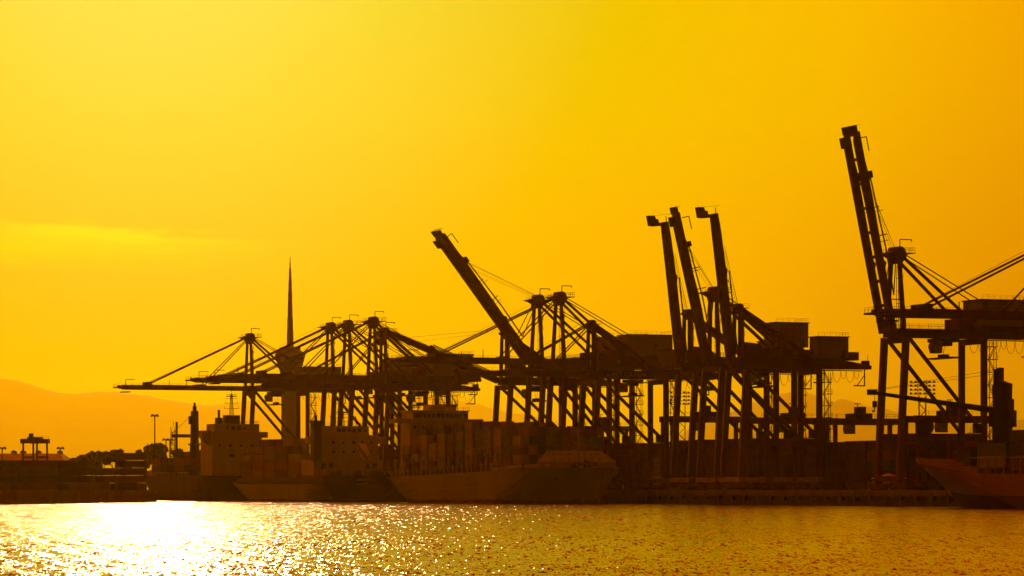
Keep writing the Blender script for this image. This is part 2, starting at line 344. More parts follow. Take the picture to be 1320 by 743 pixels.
    P('platform', lambda: MB().box(-4.2, -1.3, -2.4, 2.4, ax - 1.2, ax - 1.02).rail([(-4.1, -2.3, ax - 1.02), (-4.1, 2.3, ax - 1.02), (-1.4, 2.3, ax - 1.02)], 1.2, 1.2).rail([(-4.1, -2.3, ax - 1.02), (-1.4, -2.3, ax - 1.02)], 1.2, 1.2).box(.9, 4.0, -1.4, 1.4, ax - 1.5, ax - 1.35).rail([(.9, 1.3, ax - 1.35), (3.9, 1.3, ax - 1.35)], 1.0, 1.0) if not sm else MB().box(-2.6, -.9, -1.5, 1.5, ax - 1.2, ax - 1.05).rail([(-2.6, 1.4, ax - 1.05), (-1, 1.4, ax - 1.05)], 1.0, .8), m=M['dark'], par=hd)
    if not sm: P('davit', lambda: MB().path([(-.3, 1.8, ax + .2), (-.3, 1.8, ax + 2.1), (-3.4, 1.8, ax + 2.1), (-3.4, 1.8, ax + 1.6)], .13, 5), m=M['dark'], par=hd)
    # ladder tower between the pylon legs
    def ladder():
        mb = MB(); top = ax - 4; z = gt
        for du in (-1.6, -.6): mb.pipe((du, -.5, gt), (du, -.5, top), .07, 4); mb.pipe((du, .5, gt), (du, .5, top), .07, 4)
        while z < top - 1:
            mb.box(-1.7, -.5, -.6, .6, z, z + .1); mb.pipe((-1.6, .5, z), (-.6, .5, z + 2.9), .07, 4); mb.rail([(-1.8, -.6, z), (-1.8, .6, z)], step=1.2); z += 3.0
        return mb
    P('ladder_tower', ladder, m=M['dark'])
    # stair tower on a landside leg
    def stairs():
        mb = MB(); z = 4.0; vv = LV; i = 0
        for du in (-22.2, -24.0): mb.pipe((du, vv + .6, 3.5), (du, vv + .6, gb - 1), .09, 4); mb.pipe((du, vv - .6, 3.5), (du, vv - .6, gb - 1), .06, 4)
        while z < gb - 3:
            a, b = (-22.3, -24.0) if i % 2 else (-24.0, -22.3)
            mb.beam((a, vv + .35, z), (b, vv + .35, z + 3), .06, .16); mb.beam((a, vv - .35, z), (b, vv - .35, z + 3), .06, .16); mb.box(-24.4, -21.9, vv - .7, vv + .7, z + 2.95, z + 3.12)
            mb.rail([(-24.4, vv + .7, z + 3.1), (-21.9, vv + .7, z + 3.1)], step=1.2); z += 3.05; i += 1
        return mb
    P('stair_tower', stairs, m=M['dark'])
    # machinery house
    h0, h1, hv, hz0, hz1 = k['house']
    ho = P('machinery_house', lambda: MB().box(h1, h0, -hv, hv, hz0, hz1))
    ho.data.materials[0] = M['house']
    P('roof', lambda: MB().prism([(h1 - .35, hz1), (h0 + .35, hz1), (h0 + .35, hz1 + .25), (h1 - .35, hz1 + .25)], -hv - .3, hv + .3).rail([(h0, hv, hz1 + .25), (h1, hv, hz1 + .25), (h1, -hv, hz1 + .25)], 1.0, 1.6, .03), par=ho, m=M['dark'])
    def ribs():
        mb = MB(); n = int((h0 - h1) / 1.1)
        for i in range(n + 1): u = h1 + (h0 - h1) * i / n; mb.box(u - .05, u + .05, hv, hv + .06, hz0 + .1, hz1 - .1)
        n = int(2 * hv / 1.1)
        for i in range(n + 1): v = -hv + 2 * hv * i / n; mb.box(h0, h0 + .06, v - .05, v + .05, hz0 + .1, hz1 - .1)
        return mb
    P('wall_rib', ribs, m=M['house'], par=ho)
    P('house_door', lambda: MB().box(h1 + 1.2, h1 + 2.2, hv + .01, hv + .08, hz0, hz0 + 2.1), par=ho, m=M['dark'])
    P('house_support', lambda: [MB().box(h1 + 1, h0 - 1, -hv * .8, hv * .8, gt + .02, hz0 - .02)][0])
    P('switch_room', lambda: MB().box(h0 + 1.2, h0 + 5.6, -gv - 1.2, gv + 1.2, gt + .03, gt + 2.6))
    P('winch_room', lambda: MB().box(h1 - 3.5, h1 - .6, -gv - .8, gv + .8, gt + .03, gt + 2.2))
    # trolley with operator cab, hanging under the girders
    tu = rng.choice((-7.0, -10.5, -13.0))
    tr = P('trolley', lambda: MB().box(-2.6, 2.6, -gv - .6, gv + .6, gb - 1.0, gb - .15).box(-1.6, 1.6, -gv * .6, gv * .6, gb - 1.9, gb - 1.02), m=M['dark'], key=(kind, 'tr'), loc=(tu, 0, 0))
    P('operator_cab', lambda: MB().prism([(-1.1, gb - 1.2), (1.1, gb - 1.2), (1.5, gb - 2.2), (1.0, gb - 3.8), (-1.1, gb - 3.8)], gv - .5, gv + 1.7), key=(kind, 'cab'), par=tr, m=M['house'], loc=(3.8, 0, 0))
    P('spreader', lambda: MB().box(-1.0, 1.0, -6.0, 6.0, gb - 5.0, gb - 4.6).box(-.7, .7, -1.6, 1.6, gb - 4.58, gb - 3.9).pipe((-.6, -1.2, gb - 3.9), (-1.2, -1.6, gb - 1.9), .05, 4).pipe((.6, 1.2, gb - 3.9), (1.2, 1.6, gb - 1.9), .05, 4), key=(kind, 'spr'), par=tr, m=M['dark'])
    # festoon cable loops
    def festoon():
        mb = MB(); u = rear + 1.0
        while u < -24:
            w = 2.4 if int(u * 7) % 3 else 1.5; dp = 3.0 if w > 2 else 2.0
            mb.path([(u + w * i / 8, -gv - .9, gb - .3 - dp * math.sqrt(max(0, 1 - (i / 4 - 1) ** 2))) for i in range(9)], .055, 4); u += w
        return mb.beam((rear, -gv - .9, gb - .2), (-22, -gv - .9, gb - .2), .2, .25)
    P('festoon_cable', festoon, m=M['cable'])
    P('rear_ladder', lambda: MB().path([(rear + .4, 0, gb + 2), (rear + .4, 0, gb - 4.2), (rear + 3.6, 0, gb - 4.2)], .18, 5).path([(rear + 2.6, 0, gb - 4.2), (rear + .6, 0, gb - 1.6)], .12, 5).box(rear - .6, rear + .9, -1, 1, gb + .3, gb + 2.4).pipe((rear - .3, .5, gb + 2.4), (rear - .3, .5, gb + 4), .08, 4), m=M['dark'])
    # floodlights under the girder, cabinet on the portal
    P('portal_platform', lambda: MB().box(-20, -16, LV + .6, LV + 2.4, 13.7, 13.85).rail([(-20, LV + 2.3, 13.85), (-16, LV + 2.3, 13.85)]).box(-19.5, -17.5, LV + .7, LV + 2.0, 13.86, 16.0), m=M['dark'])
    # boom: built flat, hinged at its root
    zh = gb + gd * .5; a = R(boom_deg); hinge = (1.9, 0, zh)
    bh = k['bh']
    def boom_mb():
        mb = MB()
        for s in (1, -1):
            if k['tip'] == 'hook':                      # deep box that narrows towards its tip
                mb.prism([(0, -bh / 2), (BL - 13, -bh / 2), (BL, -bh / 2), (BL, bh * .22), (BL - 4.5, bh * .42), (BL - 14, bh * .55), (BL - 15, bh * .82), (BL - 16.5, bh * .55), (2, bh * .55), (0, bh * .4)], s * gv - .45, s * gv + .45)
            else:
                mb.prism([(0, -bh / 2), (BL - 2, -bh / 2), (BL, -bh * .1), (BL, bh * .5), (BL - 7, bh * .5), (BL * .80, bh * .62), (BL * .78, bh * .95), (BL * .755, bh * .62), (BL * .36, bh * .5), (BL * .345, bh * .85), (BL * .32, bh * .5), (0, bh * .5)], s * gv - k['gw'] / 2, s * gv + k['gw'] / 2)
        n = int(BL / 6)
        for i in range(n + 1): x = .8 + (BL - 1.4) * i / n; mb.box(x - .35, x + .35, -gv + .5, gv - .5, -bh * .35, bh * .3)
        return mb
    bo = P('boom', boom_mb, key=(kind, BL), loc=hinge, rot=(0, -a, 0))
    B = lambda name, fn, m=mat: P(name, fn, m, key=(kind, BL), par=bo)
    B('boom_walkway', lambda: MB().beam((1, -gv - 1.1, bh * .3), (BL - 1, -gv - 1.1, bh * .3), .9, .14).rail([(1, -gv - 1.5, bh * .35), (BL - 1, -gv - 1.5, bh * .35)]), m=M['dark'])
    if k['tip'] == 'hook':
        B('boom_tip', lambda: MB().prism([(BL - .9, -bh / 2 + .3), (BL + .0, -bh / 2 + .3), (BL - .1, -bh / 2 - 1.5), (BL + .9, -bh / 2 - 1.6), (BL + 1.0, -bh / 2 - 2.3), (BL + 1.9, -bh / 2 - 2.5), (BL + 2.1, -bh / 2 - 4.1), (BL - .6, -bh / 2 - 3.9), (BL - .9, -bh / 2 - 2.6)], -1.1, 1.1))
        B('railing', lambda: MB().pipe((BL, 0, .4), (BL + 1.6, 0, .4), .12, 5).path([(BL + 1.2, -.9, -4), (BL + 2.0, -.9, -3), (BL + 2.0, -.9, 2.4)], .05, 4), m=M['dark'])
        B('boom_tie', lambda: MB().pipe((1.5, 1.3, bh * .55 + .7), (BL - 15.2, 1.3, bh * .55 + .9), .2, 5).pipe((1.5, -1.3, bh * .55 + .7), (BL - 15.2, -1.3, bh * .55 + .9), .2, 5).pipe((8, -1.3, bh * .55), (8, -1.3, bh * .55 + .8), .15, 4), m=M['dark'])
    else:
        B('tip_platform', lambda: MB().box(BL - .3, BL + 1.6, -gv - 1, gv + 1, -.3, .1).rail([(BL + 1.5, -gv - .9, .1), (BL + 1.5, gv + .9, .1)], step=1.5).box(BL - 3.4, BL - .8, -gv, gv, -bh / 2 - 1.1, -bh / 2 - .75), m=M['dark'])
        B('davit', lambda: MB().path([(BL - 1.6, 2.2, bh * .5), (BL - 1.6, 2.2, bh * .5 + 2.0), (BL - 5, 2.2, bh * .5 + 2.0)], .13, 5), m=M['dark'])
        B('sheave_block', lambda: MB().box(BL * .765, BL * .80, -gv - .8, gv + .8, bh * .5, bh * .5 + 1.2), m=M['dark'])
        for f_, h_ in ((.48, 3.2), (.62, 2.6)): P('lamp_post', lambda: MB().pipe((BL * f_, 2.4, 0), (BL * f_, 2.4, h_), .13, 5), M['dark'], key=(kind, BL, f_), par=bo)
    # stays
    tip_u = lambda x, n=0: (hinge[0] + x * math.cos(a) - n * math.sin(a), zh + x * math.sin(a) + n * math.cos(a))
    if boom_deg < 15:
        outer, inner = (.775, .335) if kind != 'short' else (.6, .3)
        uo, zo = tip_u(BL * outer, bh * .8); ui, zi = tip_u(BL * inner, bh * .7); key = (kind, boom_deg, BL)
        for s in (1, -1):
            P('forestay', lambda: MB().beam((.8, s * 1.7, ax - 1.2), (uo, s * gv, zo), .22, .42), key=(key, s, 'o'))
            P('forestay', lambda: MB().beam((.6, s * 1.4, ax - 1.8), (ui, s * gv, zi), .2, .34), key=(key, s, 'i'))
        P('hoist_rope', lambda: MB().pipe((1.2, .4, ax + .2), (uo, .4, zo + .8), .05, 4), m=M['cable'], key=(key, 'rope'))
    else:
        uo, zo = tip_u(BL * .78, bh * 1.0); key = (kind, boom_deg, BL); u3, z3 = tip_u(BL * .33, bh * .9)
        for s in (1, -1):
            if k['tip'] == 'plain':
                um, zm = tip_u(BL * .42, bh * .5 + 1.4); ue, ze = tip_u(BL * .18, bh * .5 + 1.2)
                P('folded_stay', lambda: MB().path([(uo, s * gv, zo), (um, s * gv, zm), (ue, s * gv, ze)], .2, 5).path([(ue, s * gv, ze), (.6, s * 1.5, ax - 2.0)], .14, 5), key=(key, s))
                for f in (.6, .45): up_, zp_ = tip_u(BL * f, bh * .5); uq, zq = tip_u(BL * f, bh * .5 + 2.6); P('stay_rest', lambda: MB().pipe((up_, s * gv, zp_), (uq, s * gv, zq), .1, 4), key=(key, s, f), m=M['dark'])
            P('hoist_rope', lambda: MB().pipe((.4, s * .5, ax + .2), (uo, s * .5, zo), .05, 4).pipe((.4, s * 1.1, ax - .4), (uo, s * 1.1, zo - 1.5), .04, 4), m=M['cable'], key=(key, s))
    if kind == 'short':                                 # mast in front of the house carrying the backstays' middle
        for s in (1, -1): P('mast_post', lambda: MB().beam((-.9, s * .9, gt), (-.9, s * .9, ax - 2.4), .5, .6), key=(kind, s))
        P('walkway_gate', lambda: MB().prism([(-1.5, gt), (-9, gt), (-8.2, gt + 2.1), (-5.5, gt + 4.0), (-1.5, gt + 4.4)], -1.6, 1.6), key=kind)
    for e in extras: e(T, k)
    return T
def wheels_mb():
    mb = MB()
    for y in (-3.8, -2.7, -1.6, -.5, .5, 1.6, 2.7, 3.8): mb.pipe((-.2, y, .42), (.2, y, .42), .42, 10)
    return mb

def lettering(T, txt, u, v, z, size, name='lettering', rot=None, mat=None, width=None):
    c = bpy.data.curves.new('lettering', 'FONT'); c.body = txt; c.size = size; c.align_x = 'CENTER'; c.align_y = 'CENTER'; c.extrude = .03; c.resolution_u = 2; c.space_character = 1.1
    o = bpy.data.objects.new('lettering', c); COL.objects.link(o); bpy.context.view_layer.update()
    me = bpy.data.meshes.new_from_object(o.evaluated_get(bpy.context.evaluated_depsgraph_get())); bpy.data.objects.remove(o); bpy.data.curves.remove(c)
    w = max(x.co.x for x in me.vertices) - min(x.co.x for x in me.vertices)
    if width: me.transform(Matrix.Diagonal((width / w, 1, 1, 1)))
    me.materials.clear(); me.materials.append(mat or M['letter'])
    return link(name, me, T, (u, v, z), rot or (R(90), 0, math.pi))
def girder_name(u, z):
    # letters face the viewer's side (+v) and read from the water towards the land
    return lambda T, k: lettering(T, 'EVERGREEN', u, k['gv'] + k['gw'] / 2 + .05, k['gb'] + k['gd'] * .5 + z, 1.5, width=12.0)
def star_emblem(T, k):
    h0, h1, hv, hz0, hz1 = k['house']; pts = []
    for i in range(16): a = 2 * math.pi * i / 16; r = (.95 if i % 4 == 0 else .55 if i % 2 == 0 else .32); pts.append((h0 - 8 + r * math.sin(a), hz0 + 3.1 + r * math.cos(a)))
    part('star_emblem', 'star', M['dark'], T, lambda: MB().prism(pts, hv + .07, hv + .13))
def oval_emblem(T, k):
    h0, h1, hv, hz0, hz1 = k['house']; cu, cz = (h0 + h1) / 2 - .4, (hz0 + hz1) / 2 + .6
    part('oval_emblem', 'oval', M['red'], T, lambda: MB().prism([(cu + 3.0 * math.cos(2 * math.pi * i / 28), cz + 1.4 * math.sin(2 * math.pi * i / 28)) for i in range(28)], hv + .07, hv + .12))
    part('emblem_bar', 'oval', M['dark'], T, lambda: MB().box(cu - .15, cu + .15, hv + .13, hv + .17, cz - 3.2, cz + 1.7))
def reel(T, k):
    part('cable_reel', 'reel', M['dark'], T, lambda: MB().lathe([(1.05, -.5), (2.15, -.5), (2.15, -.38), (1.2, -.34), (1.2, .34), (2.15, .38), (2.15, .5), (1.05, .5)], 22), loc=(-4.2, LV + 1.6, 15.3), rot=(R(90), 0, 0))
    part('reel_bracket', 'reel', M['crane'], T, lambda: MB().beam((-4.2, LV - .5, 13.6), (-4.2, LV + .95, 15.3), .6, .6))

crane('tall', 321, 0, 'lowered-boom quay crane farthest from the viewer, leftmost apex, standing clear beside the spire tower')
crane('tall', 425, 0, 'lowered-boom quay crane, first apex right of the spire tower head')
crane('tall', 447.5, 0, 'lowered-boom quay crane, middle one of the three close apexes right of the spire tower')
crane('tall', 480, 0, 'lowered-boom quay crane, tallest and rightmost of the three close apexes right of the spire tower')
crane('mid', 494, 0, 'lower quay crane just right of the three close apexes, where the half-raised boom ends')
crane('short', 650, 22, 'small quay crane with its tapering boom only slightly raised, pointing down-slope to the right')
crane('tall', 692, 52, 'quay crane with its boom raised at a steep slant, pointing up and left', extras=(star_emblem,))
crane('tall', 720, 0, 'lowered-boom quay crane with name letters on its girder, right behind the slanting boom', extras=(girder_name(-12, 0), star_emblem))
crane('short', 762, 0, 'small lowered quay crane with name letters on its girder, under the big machinery house', extras=(girder_name(-10.4, .1),))
crane('short', 886, 83.2, 'small quay crane with hook-ended upright boom, leftmost of the three upright booms')
crane('mid', 920, 76.5, 'quay crane with upright boom in the middle of three, oval emblem on its house', extras=(oval_emblem,))
crane('short', 951, 83, 'small quay crane with hook-ended upright boom, rightmost of the three upright booms')
crane('tall', 1154, 78, 'tallest quay crane on the right with twin-girder boom raised nearly upright', boom_len=48.3, extras=(reel,))
crane('tall', 1394, 0, 'nearest quay crane at the right edge, only its lowered boom and stays in view')

# ------------------------------------------------------------------ fenders along the quay
def mk_fender():
    T = thing('fender', 'pale quay fender panel standing against the dark quay face', 'fender', group='fenders along the quay face')
    part('panel', 'f', M['fender'], T, lambda: MB().box(.95, 1.2, -.38, .38, -2.6, .1))
    part('rubber_block', 'f', M['rubber'], T, lambda: MB().pipe((0, 0, -1.2), (.94, 0, -1.2), .55, 10))
    return T
def dup(o, parent=None):
    c = o.copy(); COL.objects.link(c)
    if parent: c.parent = parent
    for ch in list(o.children): dup(ch, c)
    return c
f0 = None; Yf = 974.0; nf = 0
while Yf > 772:
    fo = mk_fender() if f0 is None else dup(f0); f0 = f0 or fo
    x, y = quay(Yf, EDGE + .2); fo.location = (x, y, DECK - .55); fo.rotation_euler = (0, 0, WROT); Yf -= 7.15
    fo['label'] = f'{ORD[nf]} quay fender counted rightwards from the pale-hulled ship bow'; nf += 1
b0 = None; Yf = 966.0; nf = 0
while Yf > 775:
    lab = f'{ORD[nf]} squat dark bollard counted rightwards along the quay edge'
    if b0 is None: b0 = tag(link('bollard', MB().lathe([(.3, 0), (.22, .15), (.22, .45), (.4, .55), (.4, .7), (.2, .78)], 10).mesh('bollard', M['dark'])), lab, 'bollard', 'bollards on the quay edge'); bo = b0
    else: bo = dup(b0)
    bo['label'] = lab; x, y = quay(Yf, EDGE - .6); bo.location = (x, y, DECK + .25); Yf -= 14.3; nf += 1

# ------------------------------------------------------------------ shipping containers
def cont_mesh(Lc, Hc=2.59):
    mb = MB(); w = 1.219; l2 = Lc / 2
    mb.box(-l2 + .06, l2 - .06, -w + .06, w - .06, .05, Hc - .05)
    for sx in (-1, 1):
        for sy in (-1, 1): mb.box(min(sx * l2, sx * (l2 - .16)), max(sx * l2, sx * (l2 - .16)), min(sy * w, sy * (w - .16)), max(sy * w, sy * (w - .16)), 0, Hc)
        for z in (.06, Hc - .18): mb.box(min(sx * l2, sx * (l2 - .1)), max(sx * l2, sx * (l2 - .1)), -w + .16, w - .16, z, z + .12)
        for y in (-.75, -.3, .3, .75): mb.box(min(sx * (l2 - .06), sx * (l2 - .02)), max(sx * (l2 - .06), sx * (l2 - .02)), y - .03, y + .03, .2, Hc - .2)
    return mb
CONTS = {}; NCONT = [0]
def container(x, y, z, rz, Lc, label, group, ci=None, Hc=2.59):
    ci = random.randrange(len(CM)) if ci is None else ci
    if (Lc, Hc, ci) not in CONTS: CONTS[(Lc, Hc, ci)] = cont_mesh(Lc, Hc).mesh('shipping_container', CM[ci])
    NCONT[0] += 1
    return tag(link('shipping_container', CONTS[(Lc, Hc, ci)], None, (x, y, z), (0, 0, rz)), label, 'container', group)

# ------------------------------------------------------------------ ships
def hull_mesh(name, Lh, Bm, zdk, zbow, mat, bow_over=7.0, stern_over=3.0, boot=.12, linear=False):
    ts = [0, .01, .04, .09, .16, .25, .4, .55, .66, .74, .8, .85, .89, .925, .955, .98, 1.0]
    lv = [-.25, .0, boot, max(.28, boot + .08), .48, .72, 1.0]
    vs, fs, n = [], [], len(lv); mats = []
    for t in ts:
        zt = zdk + (zbow - zdk) * (t if linear else max(0, (t - .78) / .22) ** .7)
        for side in (1, -1):
            for kz in lv:
                z = kz * zt; f = max(0, kz)
                tb = .66 + .12 * f; pw = 1.35 + 1.1 * f
                hb = 1.0 if t < tb else max(.012, 1 - ((t - tb) / (1 - tb)) ** pw)
                ts_ = .16 - .1 * f
                if t < ts_: hb *= (.55 + .4 * f) + (.45 - .4 * f) * math.sqrt(max(0, t / ts_))
                x = t * Lh + bow_over * f ** 1.25 * max(0, (t - .6) / .4) ** 1.6
                x -= stern_over * f ** .8 * max(0, 1 - t / .25)
                vs.append((x, side * hb * Bm / 2, z))
    st = 2 * n
    for i in range(len(ts) - 1):
        for sd in (0, 1):
            for j in range(n - 1):
                a = i * st + sd * n + j; b = a + st
                fs.append((a, b, b + 1, a + 1) if sd else (a, a + 1, b + 1, b)); mats.append(1 if j < 2 else 0)
        a, b = i * st + n - 1, (i + 1) * st + n - 1
        fs.append((a, a + n, b + n, b)); mats.append(2)
    for j in range(n - 1): fs.append((j, j + n, j + n + 1, j + 1)); mats.append(1 if j < 2 else 0)
    e = (len(ts) - 1) * st
    for j in range(n - 1): fs.append((e + j, e + j + 1, e + n + j + 1, e + n + j)); mats.append(0)
    me = bpy.data.meshes.new(name); me.from_pydata(vs, [], fs); me.materials.append(mat); me.materials.append(M['boot']); me.materials.append(M['deck'])
    me.polygons.foreach_set('material_index', mats); me.update()
    return me
AWAY = math.atan2(QC, -QS); TOWARD = AWAY + math.pi
OFFC = 19.0
class Ship:
    def __init__(s, label, px, Lh, Bm, zdk, zbow, mat, away, off=OFFC, bow_over=7, stern_over=3, Y=None, **hk):
        if Y is None: X, Y = on_quay(px, off)
        else: X, Y = quay(Y, off)
        s.rz = AWAY if away else TOWARD; s.L, s.B, s.zd, s.zb = Lh, Bm, zdk, zbow
        s.T = thing('container_ship', label, 'ship', (X, Y, 0), s.rz)
        s.hull = link('hull', hull_mesh('hull', Lh, Bm, zdk, zbow, mat, bow_over, stern_over, **hk), s.T)
        s.X, s.Y = X, Y
    def P(s, name, fn, mat=None, par=None, key=None, **kw): return part(name, key, mat or M['white'], par or s.T, fn, **kw)
    def w(s, x, y): c, n = math.cos(s.rz), math.sin(s.rz); return (s.X + c * x - n * y, s.Y + n * x + c * y)
    def stack(s, x, y, tiers, label, group, Lc=12.19, z0=None, only=None, ci=None):
        z0 = s.zd + 1.3 if z0 is None else z0
        for t in range(tiers):
            if only is not None and t not in only: continue
            wx, wy = s.w(x, y); container(wx, wy, z0 + t * 2.6, s.rz, Lc, label.replace('TIER', TIER[t]), group, ci)
    def windows(s, par, x, ys, z, w=.9, h=1.0, dx=.03):
        for y in ys: s.P('window', lambda: MB().box(x - dx, x + dx, -w / 2, w / 2, -h / 2, h / 2), M['glass'], par, key=('win', x, w, h), loc=(0, y, z))
def radar_mast(S_, x, z0, h, par=None, yc=0):
    def fn():
        mb = MB()
        for dx, dy in ((-.6, -.6), (.6, -.6), (.6, .6), (-.6, .6)): mb.pipe((x + dx, dy, z0), (x + dx * .4, dy * .4, z0 + h * .8), .1, 4)
        mb.pipe((x, 0, z0), (x, 0, z0 + h), .09, 4)
        for i, f in enumerate((.25, .45, .62, .78)):
            w_ = 2.6 - i * .3; mb.box(x - .6, x + .6, -w_, w_, z0 + h * f, z0 + h * f + .12); mb.pipe((x, -w_, z0 + h * f), (x, -w_, z0 + h * f + 1), .05, 4); mb.pipe((x, w_, z0 + h * f), (x, w_, z0 + h * f + 1), .05, 4)
        mb.box(x - .3, x + .3, -1.8, 1.8, z0 + h * .7, z0 + h * .7 + .35)
        return mb
    return S_.P('radar_mast', fn, M['dark'], par, loc=(0, yc, 0))

# far ship: stern to the viewer, pale block aft, big deck crane post forward
s1 = Ship('farthest container ship, left of the others, with a thick crane post on its foredeck', 303, 92, 24, 9.0, 11.5, M['hulldark'], True, Y=1271, bow_over=6)
acc = s1.P('accommodation', lambda: MB().box(6, 20, -11.8, 6.8, 9.0, 24.6).box(6.5, 16, -11.0, 5.8, 24.6, 27.4))
s1.P('bridge_wing', lambda: MB().prism([(7, 22.6), (12, 22.6), (12, 25.0), (7, 25.0)], 6.82, 10.0).add([(7, 6.82, 19.8), (12, 6.82, 19.8), (7, 9.8, 22.6), (12, 9.8, 22.6), (7, 6.82, 22.59), (12, 6.82, 22.59)], [(0, 1, 3, 2), (0, 2, 4), (1, 5, 3), (0, 4, 5, 1), (2, 3, 5, 4)]))
s1.P('bridge_wing', lambda: MB().box(7, 12, -14.4, -11.82, 22.6, 24.6))
s1.windows(acc, 6.5, (-3.4, -1.2, 1.0, -5.6), 25.9, 1.5, 1.2)
s1.windows(acc, 6.0, (-.6, -6), 16.0, 2.0, 1.3); s1.windows(acc, 6.0, (4, 0, -4, -8), 19.6, .9, .9)
s1.P('roof_rail', lambda: MB().rail([(6.6, 5.7, 27.4), (6.6, -10.9, 27.4), (15.9, -10.9, 27.4)], 1.0, 1.5), M['dark'])
s1.P('mast_house', lambda: MB().box(9, 13, -4.6, .6, 27.42, 30.6), M['dark']); radar_mast(s1, 11, 30.6, 9.5, yc=-2)
s1.P('exhaust_stack', lambda: MB().box(7.5, 9.5, 2.4, 4.6, 27.42, 29.6).pipe((8.5, 3.5, 29.6), (8.5, 3.5, 32.4), .45, 8), M['dark'])
cp = s1.P('crane_post', lambda: MB().lathe([(1.9, 9), (1.75, 20), (1.75, 21), (1.6, 21.2), (1.45, 32.6), (1.2, 33.0), (.75, 33.1), (.7, 34.7), (.4, 34.8), (.38, 36)], 14, 50, 0).box(48.2, 51.8, -1.9, 1.9, 20.2, 20.9).box(49.2, 50.9, 1.2, 2.1, 28, 31), M['hulldark'])
s1.P('crane_jib', lambda: MB().box(49.2, 50.8, 1.9, 8.6, 23.1, 24.3).pipe((50, 2.2, 30.5), (50, 8.6, 24.6), .06, 4), M['dark'], cp)
def lattice(x, y, z0, z1, w):
    mb = MB(); z = z0; n = int((z1 - z0) / w)
    for dx, dy in ((-1, -1), (1, -1), (1, 1), (-1, 1)): mb.pipe((x + dx * w / 2, y + dy * w / 2, z0), (x + dx * w / 2, y + dy * w / 2, z1), .1, 4)
    for i in range(n):
        sg = 1 if i % 2 else -1
        for dy in (-1, 1): mb.pipe((x - sg * w / 2, y + dy * w / 2, z0 + i * w), (x + sg * w / 2, y + dy * w / 2, z0 + (i + 1) * w), .08, 4)
        for dx in (-1, 1): mb.pipe((x + dx * w / 2, y - sg * w / 2, z0 + i * w), (x + dx * w / 2, y + sg * w / 2, z0 + (i + 1) * w), .08, 4)
    return mb
s1.P('lattice_mast', lambda: lattice(50, 8.2, 9.2, 27.0, 1.5).box(49, 51, 7.2, 9.4, 21, 21.2).box(49, 51, 7.2, 9.4, 16, 16.2).pipe((50, 8.2, 27), (50, 8.2, 29), .08, 4), M['dark'])
s1.P('derrick_post', lambda: MB().pipe((58, 4.5, 9), (58, 4.5, 29), .42, 8), M['dark'])
G1 = 'containers on the farthest ship'; L1 = 'dark container on the foredeck of the farthest ship, behind the thick crane post'
for bx, tr in ((32, 2), (62, 2), (75.5, 2)):
    for j in range(-3, 5):
        if bx > 70 and abs(j) > 2: continue
        s1.stack(bx, j * 2.5, tr + (1 if (bx == 62 and j < 0) else 0), f"TIER container, {ORD[j + 3]} stack from the quay in the farthest ship's {ORD[int(bx > 40) + int(bx > 70)]} bay", G1)
s1.P('bulwark_rail', lambda: MB().rail([(20, 11.8, 9), (66, 11.8, 9)], 1.1, 3, .06), M['pale'])

# second ship: stern with name to the viewer, accommodation aft
s2 = Ship('container ship with a named dark stern and pale accommodation block, left of the pale-hulled ship', 461, 108, 25.5, 5.6, 7.4, M['hullgrey'], True, bow_over=8, stern_over=1.6)
s2.P('poop', lambda: MB().add([(x, y, z) for x, y in ((-1.6, 12.1), (-1.6, -12.1), (24, -12.74), (24, 12.74)) for z in (5.62, 8.6)], [(0, 1, 3, 2), (2, 3, 5, 4), (4, 5, 7, 6), (6, 7, 1, 0), (1, 7, 5, 3), (0, 2, 4, 6)]), M['hulldark'])
s2.P('transom_shade', lambda: MB().add([(-1.74, 11.9, 8.5), (-1.74, -11.9, 8.5), (-1.72, -11.9, 5.6), (-1.72, 11.9, 5.6), (-.75, 8.6, .9), (-.75, -8.6, .9)], [(0, 1, 2, 3), (3, 2, 5, 4)]), M['hulldark'])  # shade of the stern put into the colour, dark over the grey hull
acc = s2.P('accommodation', lambda: MB().box(9, 22, -11.8, 11.8, 8.6, 13.5).box(9.5, 21, -10.4, 9.0, 13.5, 21.6))
s2.P('bridge_deck', lambda: MB().box(11, 20, -7.8, 9.2, 21.62, 24.6).box(11.4, 15.4, -13.6, -10.42, 18.8, 21.2).box(11.4, 15.4, 9.02, 12.6, 18.8, 21.2), par=acc)
s2.windows(acc, 11.0, (-6.4, -4.6, -2.8, -1.0, .8, 2.6), 23.2, 1.3, 1.1); s2.windows(acc, 9.0, (-9, -6.5, 6, 8.5), 11.6, 1.4, 1.8); s2.windows(acc, 9.5, (-8, -5, -2, 1.5, 5), 16.2, .8, .8); s2.windows(acc, 9.5, (-8, -5, -2, 1.5, 5), 19.2, .8, .8)
s2.P('funnel', lambda: MB().prism([(6.0, 13.0), (10.0, 13.0), (9.6, 25.6), (6.4, 25.6)], 10.2, 12.8).prism([(5.6, 25.6), (10.4, 25.6), (10.4, 26.2), (5.6, 26.2)], 9.8, 13.2).pipe((8, 11.5, 26.2), (8, 11.5, 28), .5, 8), M['hulldark'])
radar_mast(s2, 15, 24.6, 6)
def davits():
    mb = MB()
    for y in (-3, -1.2, 4, 5.6): mb.path([(10, y, 24.6), (10, y, 27.2), (9.4, y + .6, 27.8)], .12, 5)
    return mb.rail([(9.6, -10.3, 21.6), (9.6, -8, 21.6)], 1.0, 1).rail([(11.1, -7.7, 24.6), (11.1, 9.1, 24.6)], 1.0, 1.6)
s2.P('roof_gear', davits, M['dark'])
